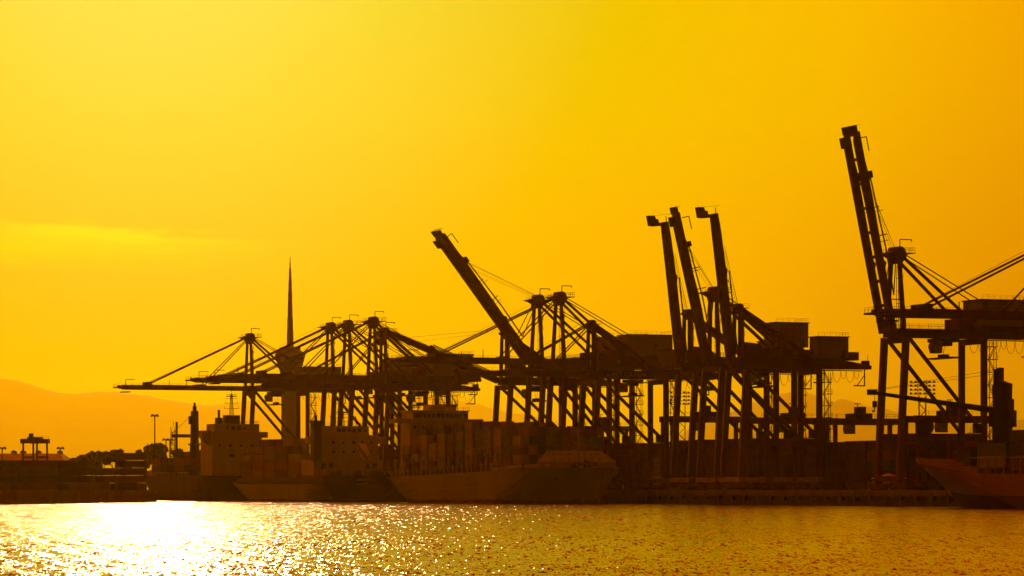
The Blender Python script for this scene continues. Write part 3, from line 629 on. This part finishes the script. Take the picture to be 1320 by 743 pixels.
s2.P('freefall_lifeboat', lambda: MB().add([(1.0 + 6 * f + dx * .0, -3.6 + w_ * sy, 14.8 + 3.4 * f + h_) for f, ww, hh in ((0, .2, .2), (.15, 1.1, 1.0), (.8, 1.2, 1.2), (1, .7, .8)) for sy, sz in ((-1, -1), (1, -1), (1, 1), (-1, 1)) for dx, w_, h_ in ((0, ww, sz * hh),)], [(i * 4 + j, i * 4 + (j + 1) % 4, i * 4 + 4 + (j + 1) % 4, i * 4 + 4 + j) for i in range(3) for j in range(4)] + [(3, 2, 1, 0), (12, 13, 14, 15)]).beam((.5, -2.2, 13.4), (8, -2.2, 17.6), .25, .4).beam((.5, -5.0, 13.4), (8, -5.0, 17.6), .25, .4).beam((2, -3.6, 8.6), (2, -3.6, 14.2), .4, .4), M['pale'])
s2.P('stern_rail', lambda: MB().rail([(-2.4, 11.6, 8.6), (-2.4, -11.6, 8.6)], 1.1, 1.6, .06), M['pale'])
for y0_, y1_ in ((-9, -6), (5, 8), (-1.5, 1.5)): s2.P('winch', lambda: MB().box(1, 3, y0_, y1_, 8.6, 10.0), M['dark'])
lettering(s2.T, 'LORCELLA', -1.80, -1.0, 7.0, 1.0, rot=(R(90), 0, R(-90)), width=4.2)
lettering(s2.T, 'MONROVIA', -1.80, -1.0, 5.7, .9, rot=(R(90), 0, R(-90)), width=4.0)
G2 = 'containers on the ship with the named stern'; L2 = 'container in the deck stacks ahead of the accommodation block with the named dark stern'
for bi, bx in enumerate((31, 44, 57, 70, 83)):
    for j in range(2, 5):
        tr = [[3, 3, 3], [5, 5, 4], [5, 4, 4], [5, 5, 4], [4, 4, 3]][bi][j - 2]
        s2.stack(bx, j * 2.5, tr, f'TIER container, {ORD[4 - j]} stack in from the water, {ORD[bi]} bay of the named-stern ship', G2, z0=7.97)
s2.P('hatch_coaming', lambda: MB().box(25, 92, -11.6, 11.6, 5.7, 7.95), M['hulldark'])

# third ship: bow to the viewer, pale trapezoid breakwater, bridge far aft
s3 = Ship('large pale-hulled container ship in the centre with a trapezoid breakwater', 528, 124, 27.5, 7.75, 10.0, M['hullgrey'], False, bow_over=4, stern_over=9, linear=True)
s3.hull.location.x = 24
zs = lambda x: 7.3 + 2.7 * x / 150
for i, x in enumerate(np.arange(20.25, 112, 3.75)): s3.P('side_post', lambda: MB().box(-.32, .32, -.3, .3, -.05, 5.2 if i % 2 else 2.3), M['pale'], key=('sp', i % 2), loc=(x, -13.3, zs(x)))
s3.P('bulwark', lambda: MB().beam((104, -13.55, zs(104) + .45), (121, -12.7, zs(121) + .8), .3, 1.0).beam((121, -12.7, zs(121) + .8), (137, -9.6, 10.6), .3, 1.1), M['pale'])
bw = s3.P('breakwater', lambda: MB().add([(133, -11.6, 9.6), (133, 11.6, 9.6), (133, 11.6, 11.6), (131.5, 8.0, 14.6), (131.5, -8.0, 14.6), (133, -11.6, 11.6), (132.5, -11.6, 9.6), (132.5, 11.6, 9.6), (132.5, 11.6, 11.6), (131, 8.0, 14.6), (131, -8.0, 14.6), (132.5, -11.6, 11.6)],
    [(0, 1, 2, 5), (5, 2, 3, 4), (6, 11, 8, 7), (11, 10, 9, 8), (0, 6, 7, 1), (1, 7, 8, 2), (2, 8, 9, 3), (3, 9, 10, 4), (4, 10, 11, 5), (5, 11, 6, 0)]), M['pale'])
for z, ys in ((13.7, (-6.6, -4.4, -2.2, 2.4, 4.6, 6.8)), (12.2, (-6.6, -4.4, -2.2, 2.4, 4.6, 6.8)), (10.9, (-8.8, -6.6, 4.6, 6.8))):
    for y in ys:
        xs_ = 133.02 if z < 11.6 else 133.02 - 1.5 * (z - 11.6) / 3.0
        s3.P('vent_hole', lambda: MB().pipe((-.04, 0, 0), (.06, 0, 0), .22, 10), M['dark'], bw, key='vh', loc=(xs_, y, z))
s3.P('foremast', lambda: MB().pipe((134, 0, 9.8), (134, 0, 20.5), .4, 8, .3).box(133.4, 134.6, -1.4, 1.4, 16.4, 16.6).pipe((134, .9, 16.6), (134, .9, 18.6), .08, 4).box(133.8, 134.4, -.5, .5, 19.8, 20.2), M['pale'])
acc = s3.P('accommodation', lambda: MB().box(17, 26.5, -9.2, 10.2, 7.8, 24.0))
br = s3.P('bridge', lambda: MB().box(17.5, 27, -9.0, 9.0, 24.02, 27.6).box(17, 27.4, -9.4, 9.4, 27.62, 27.9))
s3.P('bridge_wing', lambda: MB().box(22, 26.3, -14.2, -9.22, 24.05, 25.3)); s3.P('bridge_wing', lambda: MB().box(22, 26.3, 9.02, 14.2, 24.05, 25.3))
s3.windows(br, 27.0, [-8 + 1.45 * i for i in range(12)], 26.3, 1.15, 1.25)
s3.windows(acc, 26.5, (-8, -5.4, -2.8, 0, 2.8, 5.4, 8), 22.6, .9, .9)
radar_mast(s3, 22, 29.6, 6.2); s3.P('roof_house', lambda: MB().box(19, 25, -2.5, 2.5, 27.92, 29.6)); s3.P('roof_locker', lambda: MB().box(18, 21, 4.6, 7, 27.92, 29))
s3.P('funnel', lambda: MB().prism([(14.6, 8), (16.9, 8), (16.9, 29.5), (14.9, 29.5)], 3.5, 9.0).box(14.5, 17.0, 3.0, 9.5, 29.52, 30.0), M['hulldark'])
s3.P('roof_rail', lambda: MB().rail([(27.3, 9.2, 27.9), (27.3, -9.2, 27.9), (17.2, -9.2, 27.9)], 1.0, 1.8), M['dark'])
for y in (-2, 2): s3.P('mooring_winch', lambda: MB().box(135.5, 137, y - 1, y + 1, 9.9, 11.2), M['dark'])
s3.P('rubbing_strake', lambda: MB().beam((46, -13.78, 3.9), (98, -13.78, 4.7), .12, .22), M['pale'])
for sy in (-1, 1): s3.P('anchor', lambda: MB().beam((0, 0, -.9), (0, 0, .9), .3, .3).beam((0, -.9, -.3), (0, 0, -1.0), .3, .35).beam((0, .9, -.3), (0, 0, -1.0), .3, .35), M['dark'], key='anchor', loc=(138.6, sy * 8.6, 7.6))
s3.P('anchor_windlass', lambda: MB().pipe((139.5, -3.4, 10.9), (139.5, 3.4, 10.9), .6, 10).box(139, 140, -.6, .6, 10, 11.8), M['dark'])
s3.P('bow_rail', lambda: MB().rail([(134, -9.6, 9.9), (142, -6.5, 9.95), (149.5, -1.2, 10.0)], 1.1, 1.5, .05), M['pale'])
G3 = 'containers on the pale-hulled ship'; L3 = 'container stacked on the deck of the pale-hulled ship with the trapezoid breakwater'
TOPS = (3, 4, 4, 3, 4, 4, 5, 5, 4, 4, 4, 3, 3)
for bi, tr in enumerate(TOPS):
    bx = 31.5 + 7.4 * bi
    for j in range(10):
        y = -11.6 + j * 2.52; z0 = zs(bx) + 1.5
        tr_ = tr if j == 0 else (5, 5, 4, 5, 5, 5, 5, 5, 5, 4, 4, 4, 4)[bi] - (1 if (j * 3 + bi) % 7 == 0 else 0)
        if j == 0 or bi == len(TOPS) - 1: s3.stack(bx, y, tr_, f'TIER container of the {ORD[bi]} waterside stack from the bridge, pale-hulled ship' if j == 0 else f'TIER container of the {ORD[j]} stack across the front row behind the trapezoid breakwater', G3, Lc=6.06, z0=z0, ci=(4 if j == 0 and bi in (2, 4, 7, 10) else None))
        elif j == 1: s3.stack(bx, y, tr_, f'TIER container, second stack in, {ORD[bi]} bay of the pale-hulled ship', G3, Lc=6.06, z0=z0, only=(tr_ - 2, tr_ - 1))
        elif j in (3, 6, 9): s3.stack(bx, y, tr_, f'top container, {ORD[j]} stack in, {ORD[bi]} bay of the pale-hulled ship', G3, Lc=6.06, z0=z0, only=(tr_ - 1,))
s3.P('hatch_coaming', lambda: MB().add([(x, y, z + dz) for x, z in ((27, zs(27)), (124, zs(124))) for y in (-12.4, 12.4) for dz in (.02, 1.45)], [(0, 1, 3, 2), (4, 6, 7, 5), (0, 4, 5, 1), (2, 3, 7, 6), (0, 2, 6, 4), (1, 5, 7, 3)]), M['hulldark'])

# nearest ship at the right edge: bow to the far left, deck crane with its jib laid over the bow
s4 = Ship('nearest ship at the right edge, rusty hull with raked bow and a deck crane', 0, 132, 24, 7.2, 9.6, M['hullred'], True, Y=655, bow_over=20, boot=.36, off=20.5)
s4.P('bulwark', lambda: MB().add([p for t_, y_, z_ in ((104, 11.95, 7.25), (119, 10.6, 8.2), (136, 6.0, 9.2), (151.6, .25, 9.62)) for p in ((t_, y_, z_), (t_ + 1.2, y_, z_ + 1.3))], [(0, 2, 3, 1), (2, 4, 5, 3), (4, 6, 7, 5)]).add([p for t_, y_, z_ in ((104, -11.95, 7.25), (119, -10.6, 8.2), (136, -6.0, 9.2), (151.6, -.25, 9.62)) for p in ((t_, y_, z_), (t_ + 1.2, y_, z_ + 1.3))], [(0, 2, 3, 1), (2, 4, 5, 3), (4, 6, 7, 5)]), M['hullred'])
s4.P('side_stanchion', lambda: [mb for mb in [MB()] if [mb.box(x - .12, x + .12, 11.4, 11.7, 7.2, 10.6) for x in np.arange(40, 108, 3.6)]][0].beam((40, 11.55, 10.6), (108, 11.55, 10.6), .15, .15), M['pale'])
s4.P('forecastle_gear', lambda: MB().box(126, 130, -3, 3, 10, 12).box(118, 121, -6, 6, 9, 13).pipe((134, 0, 10), (134, 0, 17), .25, 6), M['dark'])
s4.P('stem_rim_highlight', lambda: MB().path([(132.05 + 20 * f ** 1.25, 0, 9.6 * f) for f in (.0, .12, .25, .4, .55, .7, .85, 1.0)] + [(153.3, 0, 10.95)], .17, 6), M['pale'])  # added pale strip: sunlit rim of the bow put in as colour
G4 = 'containers on the nearest ship'; L4 = 'dark container on deck of the nearest ship, right edge, behind its railing'
for bx in (48, 61, 74.5, 88, 101.5):
    for j in range(1, 4): s4.stack(bx, 1.2 + j * 2.6, 3 if bx < 100 else 2, f'TIER container, {ORD[3 - j]} stack in from the water, {ORD[int((bx - 47) / 13)]} bay of the nearest ship', G4)
dk = s4.P('deck_crane', lambda: MB().prism([(-2, 8), (2, 8), (1.7, 24), (1.9, 27.6), (1.5, 28.2), (1.4, 31.2), (.2, 31.6), (.2, 28.9), (-1.7, 28.2), (-1.6, 24)], -1.5, 1.5).box(-2.4, 2.4, -2.2, 2.2, 19, 22.5).box(-1.0, 2.6, -4.8, -2.22, 19, 25), M['dark'], loc=(113, 1.0, -1.7), rot=(0, 0, R(42)))
def jib():
    mb = MB(); p0, p1 = Vector((2.2, 0, 22.6)), Vector((29, 1.0, 26.6))
    mb.beam(p0 + Vector((0, -.8, 0)), p1 + Vector((0, -.4, 0)), .5, 1.3, .4, .7); mb.beam(p0 + Vector((0, .8, 0)), p1 + Vector((0, .4, 0)), .5, 1.3, .4, .7)
    for i in range(9): q = p0.lerp(p1, i / 8); w_ = .75 - .4 * i / 8; mb.box(q.x - .15, q.x + .15, q.y - w_, q.y + w_, q.z - .2, q.z + .2)
    mb.box(p1.x - .8, p1.x + 1.0, p1.y - .8, p1.y + .8, p1.z - .5, p1.z + .7); return mb
s4.P('crane_jib', jib, M['dark'], dk)
s4.P('jib_rope', lambda: MB().pipe((.8, -.4, 31.3), (28.8, .7, 27.2), .05, 4).pipe((.8, .4, 30.4), (28.8, 1.3, 27.0), .05, 4), M['cable'], dk)
s4.P('hook_block', lambda: MB().pipe((28.5, 1, 26.3), (28.5, 1, 24.8), .08, 4).box(28.1, 28.9, .6, 1.4, 23.4, 24.8).path([(28.5, 1, 23.4), (28.5, 1, 22.7), (28.9, 1, 22.4), (29.1, 1, 22.8)], .14, 5), M['dark'], dk)

# ------------------------------------------------------------------ container yard and the gantry cranes behind the quay
LY = 'dark container in the yard stacks behind the quay cranes'; GY = 'containers in the quay yard'
stuffmb = MB()
def yard_block(u0, v0, n_across, tiers, n_long, things=True):
    # v0 = distance along the quay (Y of the row's near end), u0 = metres inland of the rail
    for a in range(n_across):
        for l_ in range(n_long):
            for t_ in range(tiers):
                if t_ == tiers - 1 and random.random() < .12: continue
                x0, y0 = quay(v0); u = -(u0 + a * 2.75); vv = -(l_ * 12.9)
                x, y = local(x0, y0, u, vv)
                z = DECK + .02 + t_ * 2.6
                if things and l_ == 0: container(x, y, z, AWAY, 12.19, f'{TIER[t_]} container of the {ORD[a]} stack inland in the {things} yard block', GY)
                elif l_ == n_long - 1 or a == 0 or t_ == tiers - 1:
                    mb = cont_mesh(12.19); c, s = math.cos(AWAY), math.sin(AWAY)
                    stuffmb.add([(x + c * p[0] - s * p[1], y + s * p[0] + c * p[1], z + p[2]) for p in mb.v[:8]], mb.f[:6])
for u0, v0, na, tr, nl, th in ((28, 905, 6, 5, 4, 'left'), (52, 880, 6, 5, 4, 'right'), (28, 985, 6, 5, 4, False), (28, 1060, 6, 5, 5, False), (28, 1140, 6, 5, 5, False), (28, 800, 6, 5, 4, False), (54, 770, 6, 5, 4, False), (52, 1000, 6, 5, 5, False), (78, 900, 6, 5, 4, False), (80, 800, 6, 5, 4, False), (28, 1225, 6, 5, 5, False), (52, 1100, 6, 5, 5, False), (28, 1310, 6, 5, 5, False), (90, 1000, 6, 5, 5, False), (110, 830, 6, 5, 5, False), (14, 1060, 5, 5, 5, False), (46, 935, 6, 5, 5, False), (26, 1400, 8, 5, 5, False), (60, 1250, 8, 5, 6, False), (120, 1000, 8, 5, 5, False), (140, 880, 8, 5, 5, False)):
    yard_block(u0, v0, na, tr, nl, th)
for px0 in range(600, 1330, 26):
    for t_ in range(random.choice((5, 6, 6))):
        Y_ = 1480; x_ = PX(px0, Y_); stuffmb.box(x_, x_ + 8.2, Y_, Y_ + 2.44, DECK + t_ * 2.6 + .02, DECK + t_ * 2.6 + 2.58)
so = link('yard_containers', stuffmb.mesh('yard_containers', CM[6])); so['kind'] = 'stuff'; so['label'] = 'mass of stacked containers filling the yard behind the quay'

def rtg(px, Y, span, h, label, rz=None, beamz=None):
    T = thing('yard_gantry_crane', label, 'crane', (PX(px, Y), Y, DECK), WROT if rz is None else rz, 'gantry cranes over the container stacks')
    P = lambda n, fn, m=M['crane2'], **kw: part(n, (round(span, 1), h), m, T, fn, **kw)
    for i, u in enumerate((-span / 2, span / 2)):
        for v in (-3.6, 3.6): part('leg', (span, h, i, v), M['crane2'], T, lambda: MB().beam((u, v, 1.5), (u, v * .9, h - 1.2), *((.9, .9, 1.1, .9) if span > 10 else (.5, .5, .55, .5)), up=(0, 1, 0)))
        part('sill_beam', (span, i), M['crane2'], T, lambda: MB().box(u - .5, u + .5, -5, 5, .95, 1.9))
        part('wheel', (span, i), M['rubber'], T, lambda: MB().pipe((u - .4, -4, .8), (u + .4, -4, .8), .8, 12).pipe((u - .4, 4, .8), (u + .4, 4, .8), .8, 12))
        part('upper_tie', (span, h, i), M['crane2'], T, lambda: MB().box(u - .4, u + .4, -2.8, 2.8, h * .62, h * .62 + .8))
    for v in (-3.2, 3.2): part('main_beam', (span, h, v), M['crane2'], T, lambda: MB().box(-span / 2 - 1, span / 2 + 1, v - .55, v + .55, h - 1.7, h))
    P('railing', lambda: MB().rail([(-span / 2, 4.2, h), (span / 2, 4.2, h)]), M['dark'])
    tr = P('trolley', lambda: MB().box(-1.2, 1.2, -3.4, 3.4, h + .02, h + .7).box(-.6, .4, -3.2, -1.6, h + .7, h + 2.0) if span < 10 else MB().box(-2.4, 2.4, -3.4, 3.4, h + .02, h + 1.4).box(-1.4, .6, -1.6, 1.6, h + 1.4, h + 3.2).pipe((1.4, 2, h + 1.4), (1.4, 2, h + 4), .1, 4).box(.6, 2.2, 1.7, 2.3, h + 3.9, h + 4.1), M['dark'])
    P('operator_cab', lambda: MB().prism([(-1.2, h - 4.2), (1.0, h - 4.2), (1.4, h - 3), (1.2, h - 1.75), (-1.2, h - 1.75)], 1.0, 3.4), M['house'], loc=(4, 0, 0)) if span > 10 else None
    return T
rtg(908, 1040, 23.5, 21.6, 'yard gantry crane behind the upright booms, beam just above the stacks')
rtg(776, 1250, 21.5, 22.5, 'yard gantry crane far behind the lettered girders')
rtg(1022, 1010, 23.5, 20.6, 'yard gantry crane behind the rightmost upright boom')
rtg(1107, 970, 22.5, 19.6, 'yard gantry crane left of the tallest crane, with its trolley on top')
rtg(1226, 905, 22.5, 19.0, 'yard gantry crane between the legs of the tallest quay crane')

def flood_mast(px, Y, h, rows, label, lattice_w=1.8):
    T = thing('floodlight_mast', label, 'light mast', (PX(px, Y), Y, DECK), 0, 'floodlight masts')
    part('mast', (h, lattice_w), M['dark'], T, lambda: lattice(0, 0, 0, h, lattice_w))
    hd = part('lamp_frame', (h, rows), M['dark'], T, lambda: [mb for mb in [MB()] if [mb.box(-3.4, 3.4, -.12, .12, h + i * 1.05 + .3, h + i * 1.05 + .45) for i in range(rows)]][0].box(-1.3, -1.1, -.1, .1, h, h + rows * 1.05).box(1.1, 1.3, -.1, .1, h, h + rows * 1.05))
    for i in range(rows):
        for j in range(6): part('floodlight', 'fl', M['dark'], hd, lambda: MB().box(-.3, .3, -.5, .1, -.26, .28), loc=(-3.1 + j * 1.24, -.14, h + i * 1.05 + .5))
    return T
flood_mast(879, 1020, PZ(523, 1020) - DECK, 4, 'lattice floodlight mast seen between the upright booms\' legs')
flood_mast(1189, 960, PZ(510, 960) - DECK, 4, 'lattice floodlight mast between the legs of the tallest crane')

# ------------------------------------------------------------------ far tower with a needle spire
Yt = 2200; k_ = Yt / F
T = thing('spire_tower', 'tall tower with flared head and needle spire rising behind the far cranes', 'tower', (PX(374, Yt), Yt, DECK))
zz = lambda y: PZ(y, Yt) - DECK
part('shaft', 't', M['tower'], T, lambda: MB().lathe([(5.3, 0), (5.2, zz(496)), (5.4, zz(489))], 12))
part('shaft_rib', 't', M['tower'], T, lambda: [mb for mb in [MB()] if [mb.box(5.2 * math.cos(a) - .25, 5.2 * math.cos(a) + .25, 5.2 * math.sin(a) - .25, 5.2 * math.sin(a) + .25, 0, zz(497)) for a in [2 * math.pi * i / 12 for i in range(12)]]][0])
hd = part('tower_head', 't', M['tower'], T, lambda: MB().lathe([(5.4, zz(489)), (6.6, zz(478)), (8.2, zz(468)), (8.9, zz(461)), (9.4, zz(460)), (9.4, zz(457)), (8.4, zz(455)), (6.4, zz(452)), (6.4, zz(448)), (3.4, zz(447))], 20))
for i in range(20):
    a = 2 * math.pi * (i + .5) / 20
    part('window', 'tw', M['glass'], hd, lambda: MB().box(-.1, .06, -1.0, 1.0, -.9, .9), loc=(8.62 * math.cos(a), 8.62 * math.sin(a), zz(463.6)), rot=(0, R(14), a))
prof = [(2.1, zz(447)), (2.0, zz(428)), (2.1, zz(427.5)), (1.85, zz(427)), (1.7, zz(411)), (1.8, zz(410.6)), (1.55, zz(410)), (1.45, zz(395)), (1.55, zz(394.6)), (1.35, zz(394)), (1.25, zz(378)), (1.35, zz(377.6)), (1.1, zz(377)), (.95, zz(362)), (1.05, zz(361.6)), (.8, zz(361)), (.65, zz(348)), (.7, zz(347)), (.4, zz(346)), (.3, zz(339)), (.12, zz(331))]
part('spire', 't', M['tower'], T, lambda: MB().lathe(prof, 10))
part('roof_rail', 't', M['dark'], T, lambda: MB().rail([(9.2 * math.cos(2 * math.pi * i / 16), 9.2 * math.sin(2 * math.pi * i / 16), zz(457)) for i in range(17)], 1.4, 2, .08))

# ------------------------------------------------------------------ the pier on the left
LP = 'container in the stacks on the left pier, above the glittering water'; GP = 'containers on the left pier'
PN = {-75: 'stack cut by the left frame edge', -25: 'stack left of the small gantry crane', 25.5: 'stack under the small gantry crane', 74.6: 'short stack right of the small gantry crane', 99: 'second short stack right of the small gantry crane', 124: 'low stack beside the highest stack', 148.6: 'highest stack'}
def pier_stack(px0, Y, Lc, tiers, ci=None, z0=DECK, Hc=2.44, lab=LP):
    for t_ in range(tiers): container(PX(px0, Y) + Lc / 2, Y, z0 + t_ * (Hc + .01), 0, Lc, lab.replace('TIER', TIER[t_]), GP, ci if not isinstance(ci, (list, tuple)) else ci[t_ % len(ci)], Hc)
for px0, Y, Lc, n in ((-75, 1150, 12.19, 4), (-25, 1152, 12.19, 4), (25.5, 1150, 12.19, 4), (74.6, 1153, 6.06, 4), (99, 1152, 2.9 * 2.09, 4), (124, 1158, 6.06, 3), (148.6, 1156, 10.2, 5), (-60, 1180, 12.19, 4), (0, 1200, 12.19, 4), (60, 1190, 12.19, 4)):
    pn = PN.get(px0); pier_stack(px0, Y, Lc, n, lab=f'TIER container of the {pn}, left pier' if pn else f'TIER container of the {ORD[(-60, 0, 60).index(px0)]} stack in the rear row, left pier')
for px0, Y, Lc in ((90, 1090, 12.19), (20, 1075, 12.19), (-40, 1060, 12.19), (152, 1120, 6.06)):
    container(PX(px0, Y) + Lc / 2, Y, DECK, 0, Lc, 'pale container standing alone at the pier edge in front of the left stacks' if px0 == 90 else {20: 'single container at the pier edge left of the pale one, before the left stacks', -40: 'single container at the pier edge cut by the left frame edge', 152: 'short single container at the pier end below the highest stack'}[px0], GP, 4 if px0 in (90,) else random.choice((5, 0, 6)))
# far gantry on the left
rtg(45.3, 1330, 6.2, PZ(566, 1330) - DECK, 'small gantry crane standing alone over the left pier stacks', rz=R(-27))
# long shed
Ys = 1560
T = thing('warehouse', 'long low shed with roof vents beyond the left pier stacks', 'building', (0, Ys, DECK))
xa, xb = PX(-260, Ys), PX(72, Ys); ze = PZ(596, Ys) - DECK; zr = PZ(584.5, Ys) - DECK
part('wall', 'wh', M['pale'], T, lambda: MB().box(xa, xb, 0, 40, 0, ze))
rf = part('roof', 'wh', M['roof'], T, lambda: MB().add([(xa, -.5, ze), (xb + 4.4, -.5, ze), (xb, 14, zr), (xa, 14, zr), (xa, 40.5, ze), (xb + 4.4, 40.5, ze), (xb, 26, zr), (xa, 26, zr)], [(0, 1, 2, 3), (4, 7, 6, 5), (3, 2, 6, 7), (1, 5, 6, 2), (0, 3, 7, 4), (0, 4, 5, 1)]))
for px in (-180, -140, -100, -60, -20, 10, 22, 42, 70): part('roof_vent', 'rv', M['roof'], rf, lambda: MB().box(-1.2, 1.2, -1, 1, -.3, .7).prism([(-1.5, .7), (1.5, .7), (0, 1.3)], -1.2, 1.2), loc=(PX(px, Ys), 20, zr + .3))
# lamp masts
def lamp_mast(px, ytop, Y, label):
    h = PZ(ytop, Y) - DECK; T = thing('lamp_mast', label, 'light mast', (PX(px, Y), Y, DECK), 0, 'slender lamp masts')
    part('pole', ('p', round(h)), M['dark'], T, lambda: MB().pipe((0, 0, 0), (0, 0, h), .42, 8, .22))
    hd = part('lamp_ring', 'lr', M['dark'], T, lambda: MB().lathe([(.3, -.3), (1.0, -.15), (1.0, .15), (.3, .3)], 10), loc=(0, 0, h))
    for i in range(8): a = 2 * math.pi * i / 8; part('lamp', 'lm', M['dark'], hd, lambda: MB().box(-.35, .35, -.3, .3, -.35, .3), loc=(1.35 * math.cos(a), 1.35 * math.sin(a), (.25 if i % 2 else -.2)), rot=(0, 0, a))
    return T
lamp_mast(199.5, 536, 1500, 'tallest slender lamp mast, beside the round tree on the left')
lamp_mast(219, 567, 1620, 'short lamp mast between the round tree and the lattice mast')
lamp_mast(214, 567, 1660, 'shortest thin lamp mast just right of the round tree')
lamp_mast(3, 578, 1500, 'short lamp mast at the left edge above the long shed')
lamp_mast(78, 578, 1600, 'thin lamp mast at the right end of the long shed roof')

# trees beyond the left pier
def tree(px, ytop, wpx, Y, label, mat, seed):
    rng = np.random.default_rng(seed); h = PZ(ytop, Y) - DECK; r = wpx * Y / F / 2 * 1.35
    T = thing('tree', label, 'tree', (PX(px, Y), Y, DECK), rng.random() * 6, 'trees beyond the left pier')
    def trunk():
        mb = MB().pipe((0, 0, 0), (0, 0, h * .45), .45, 8, .3)
        for i in range(6): a = i * 1.05 + rng.random(); mb.pipe((0, 0, h * (.3 + .03 * i)), (r * .6 * math.cos(a), r * .6 * math.sin(a), h * (.6 + .05 * (i % 3))), .2, 5, .06)
        return mb
    part('trunk', None, M['bark'], T, trunk)
    mb = MB(); nb = 24; blobs = []
    for i in range(nb):
        a = rng.random() * 6.28; rr = r * .72 * math.sqrt(rng.random()); zc = h - r * (.25 + 1.1 * rng.random()) - r * .55 * (rr / r) ** 2; blobs.append((rr * math.cos(a), rr * math.sin(a), zc, r * (.24 + .2 * rng.random())))
    for bx, by, bz, br_ in blobs:
        for i in range(150):
            dv = rng.normal(size=3); dv /= np.linalg.norm(dv); p = np.array((bx, by, bz)) + dv * br_ * (.55 + .5 * rng.random()) * np.array((1, 1, .8))
            a = rng.normal(size=3); a /= np.linalg.norm(a); b = np.cross(a, rng.normal(size=3)); b /= np.linalg.norm(b); s_ = .3 + .35 * rng.random()
            mb.add([p - a * s_ - b * s_ * .5, p + a * s_ - b * s_ * .5, p + a * s_ * .8 + b * s_ * .5, p - a * s_ * .8 + b * s_ * .5], [(0, 1, 2, 3)])
    part('crown', None, mat, T, lambda: mb)
for i, (px, yt, w_, Y, lab) in enumerate((
    (96, 588, 20, 1560, 'low bushy tree at the left end of the tree row by the shed'), (108, 585, 18, 1590, 'second low tree from the shed, rounded top'),
    (118, 581, 22, 1570, 'broad low tree in the middle of the left tree row'), (131, 580, 16, 1600, 'tree beside the dip in the left tree row'),
    (148, 577, 18, 1580, 'taller tree above the higher container stack on the left pier'), (160, 586, 16, 1640, 'small tree peeping over the high container stack'),
    (181, 579, 11, 1600, 'tiny round tree left of the tallest lamp mast'), (202, 569, 29, 1560, 'big dense round tree behind the tallest lamp mast'),
    (231, 578, 16, 1580, 'tree behind the lattice mast of the farthest ship'), (244, 582, 13, 1620, 'small tree left of the thick crane post'), (262, 577, 20, 1580, 'tree between the thick crane post and the pale bridge'))):
    tree(px, yt, w_, Y, lab, M['leaf'] if i % 2 else M['leaf2'], 40 + i)

# mooring ropes
def rope(p0, p1, label):
    p0, p1 = Vector(p0), Vector(p1)
    pts = [p0.lerp(p1, i / 10) - Vector((0, 0, 1.0 * (1 - (i / 5 - 1) ** 2))) for i in range(11)]
    tag(link('mooring_rope', MB().path(pts, .07, 5).mesh('mooring_rope', M['cable'])), label, 'rope', 'mooring ropes from ships to the quay')
for (lx, ly, lz), yq, lab in (((149, 3.5, 9.6), 944.5, 'longer sagging mooring rope from the pale-hulled ship bow to the quay'), ((144, 7.0, 9.4), 959, 'shorter mooring rope from the pale-hulled ship bow to the quay')):
    wx, wy = s3.w(lx, ly); qx, qy = quay(yq, EDGE - .6); rope((wx, wy, lz), (qx, qy, DECK + .8), lab)
wx, wy = s4.w(140, -4.5); qx, qy = quay(808.8, EDGE - .6); rope((wx, wy, 9.0), (qx, qy, DECK + .8), 'mooring rope from the raked bow of the nearest ship to the quay')

# small things on the quay apron
def shelter():
    x, y = quay(872, -9)
    T = thing('canopy_shelter', 'small pale canopy shelter on the quay apron left of the tallest crane', 'shelter', (x, y, DECK), WROT)
    part('canopy', 'sh', M['pale'], T, lambda: MB().add([(-3.6, -3, 3.0), (3.6, -3, 3.0), (3.6, 3, 3.0), (-3.6, 3, 3.0), (0, 0, 4.3)], [(0, 1, 4), (1, 2, 4), (2, 3, 4), (3, 0, 4), (3, 2, 1, 0)]))
    for sx in (-3.4, 3.4):
        for sy in (-2.8, 2.8): part('post', ('sh', sx, sy), M['dark'], T, lambda: MB().pipe((sx, sy, 0), (sx, sy, 3.05), .1, 6))
shelter()

# ------------------------------------------------------------------ haze
def haze():
    x0, x1, y0, y1, z0, z1 = -18000, 18000, -420, 61000, -4.5, 1800
    me = MB().box(x0, x1, y0, y1, z0, z1)
    m = bpy.data.materials.new('haze'); m.use_nodes = True; tr = m.node_tree; tr.nodes.clear()
    v = N(tr, 'ShaderNodeVolumePrincipled'); v.inputs['Color'].default_value = (1, .645, .008, 1); v.inputs['Absorption Color'].default_value = (1, 1, 1, 1); v.inputs['Density'].default_value = 0.0000335; v.inputs['Anisotropy'].default_value = .81
    o = N(tr, 'ShaderNodeOutputMaterial'); tr.links.new(v.outputs[0], o.inputs['Volume'])
    ob = link('haze', me.mesh('haze', m)); ob['kind'] = 'stuff'; ob['label'] = 'golden evening haze over the harbour'
haze()
print('containers', NCONT[0])
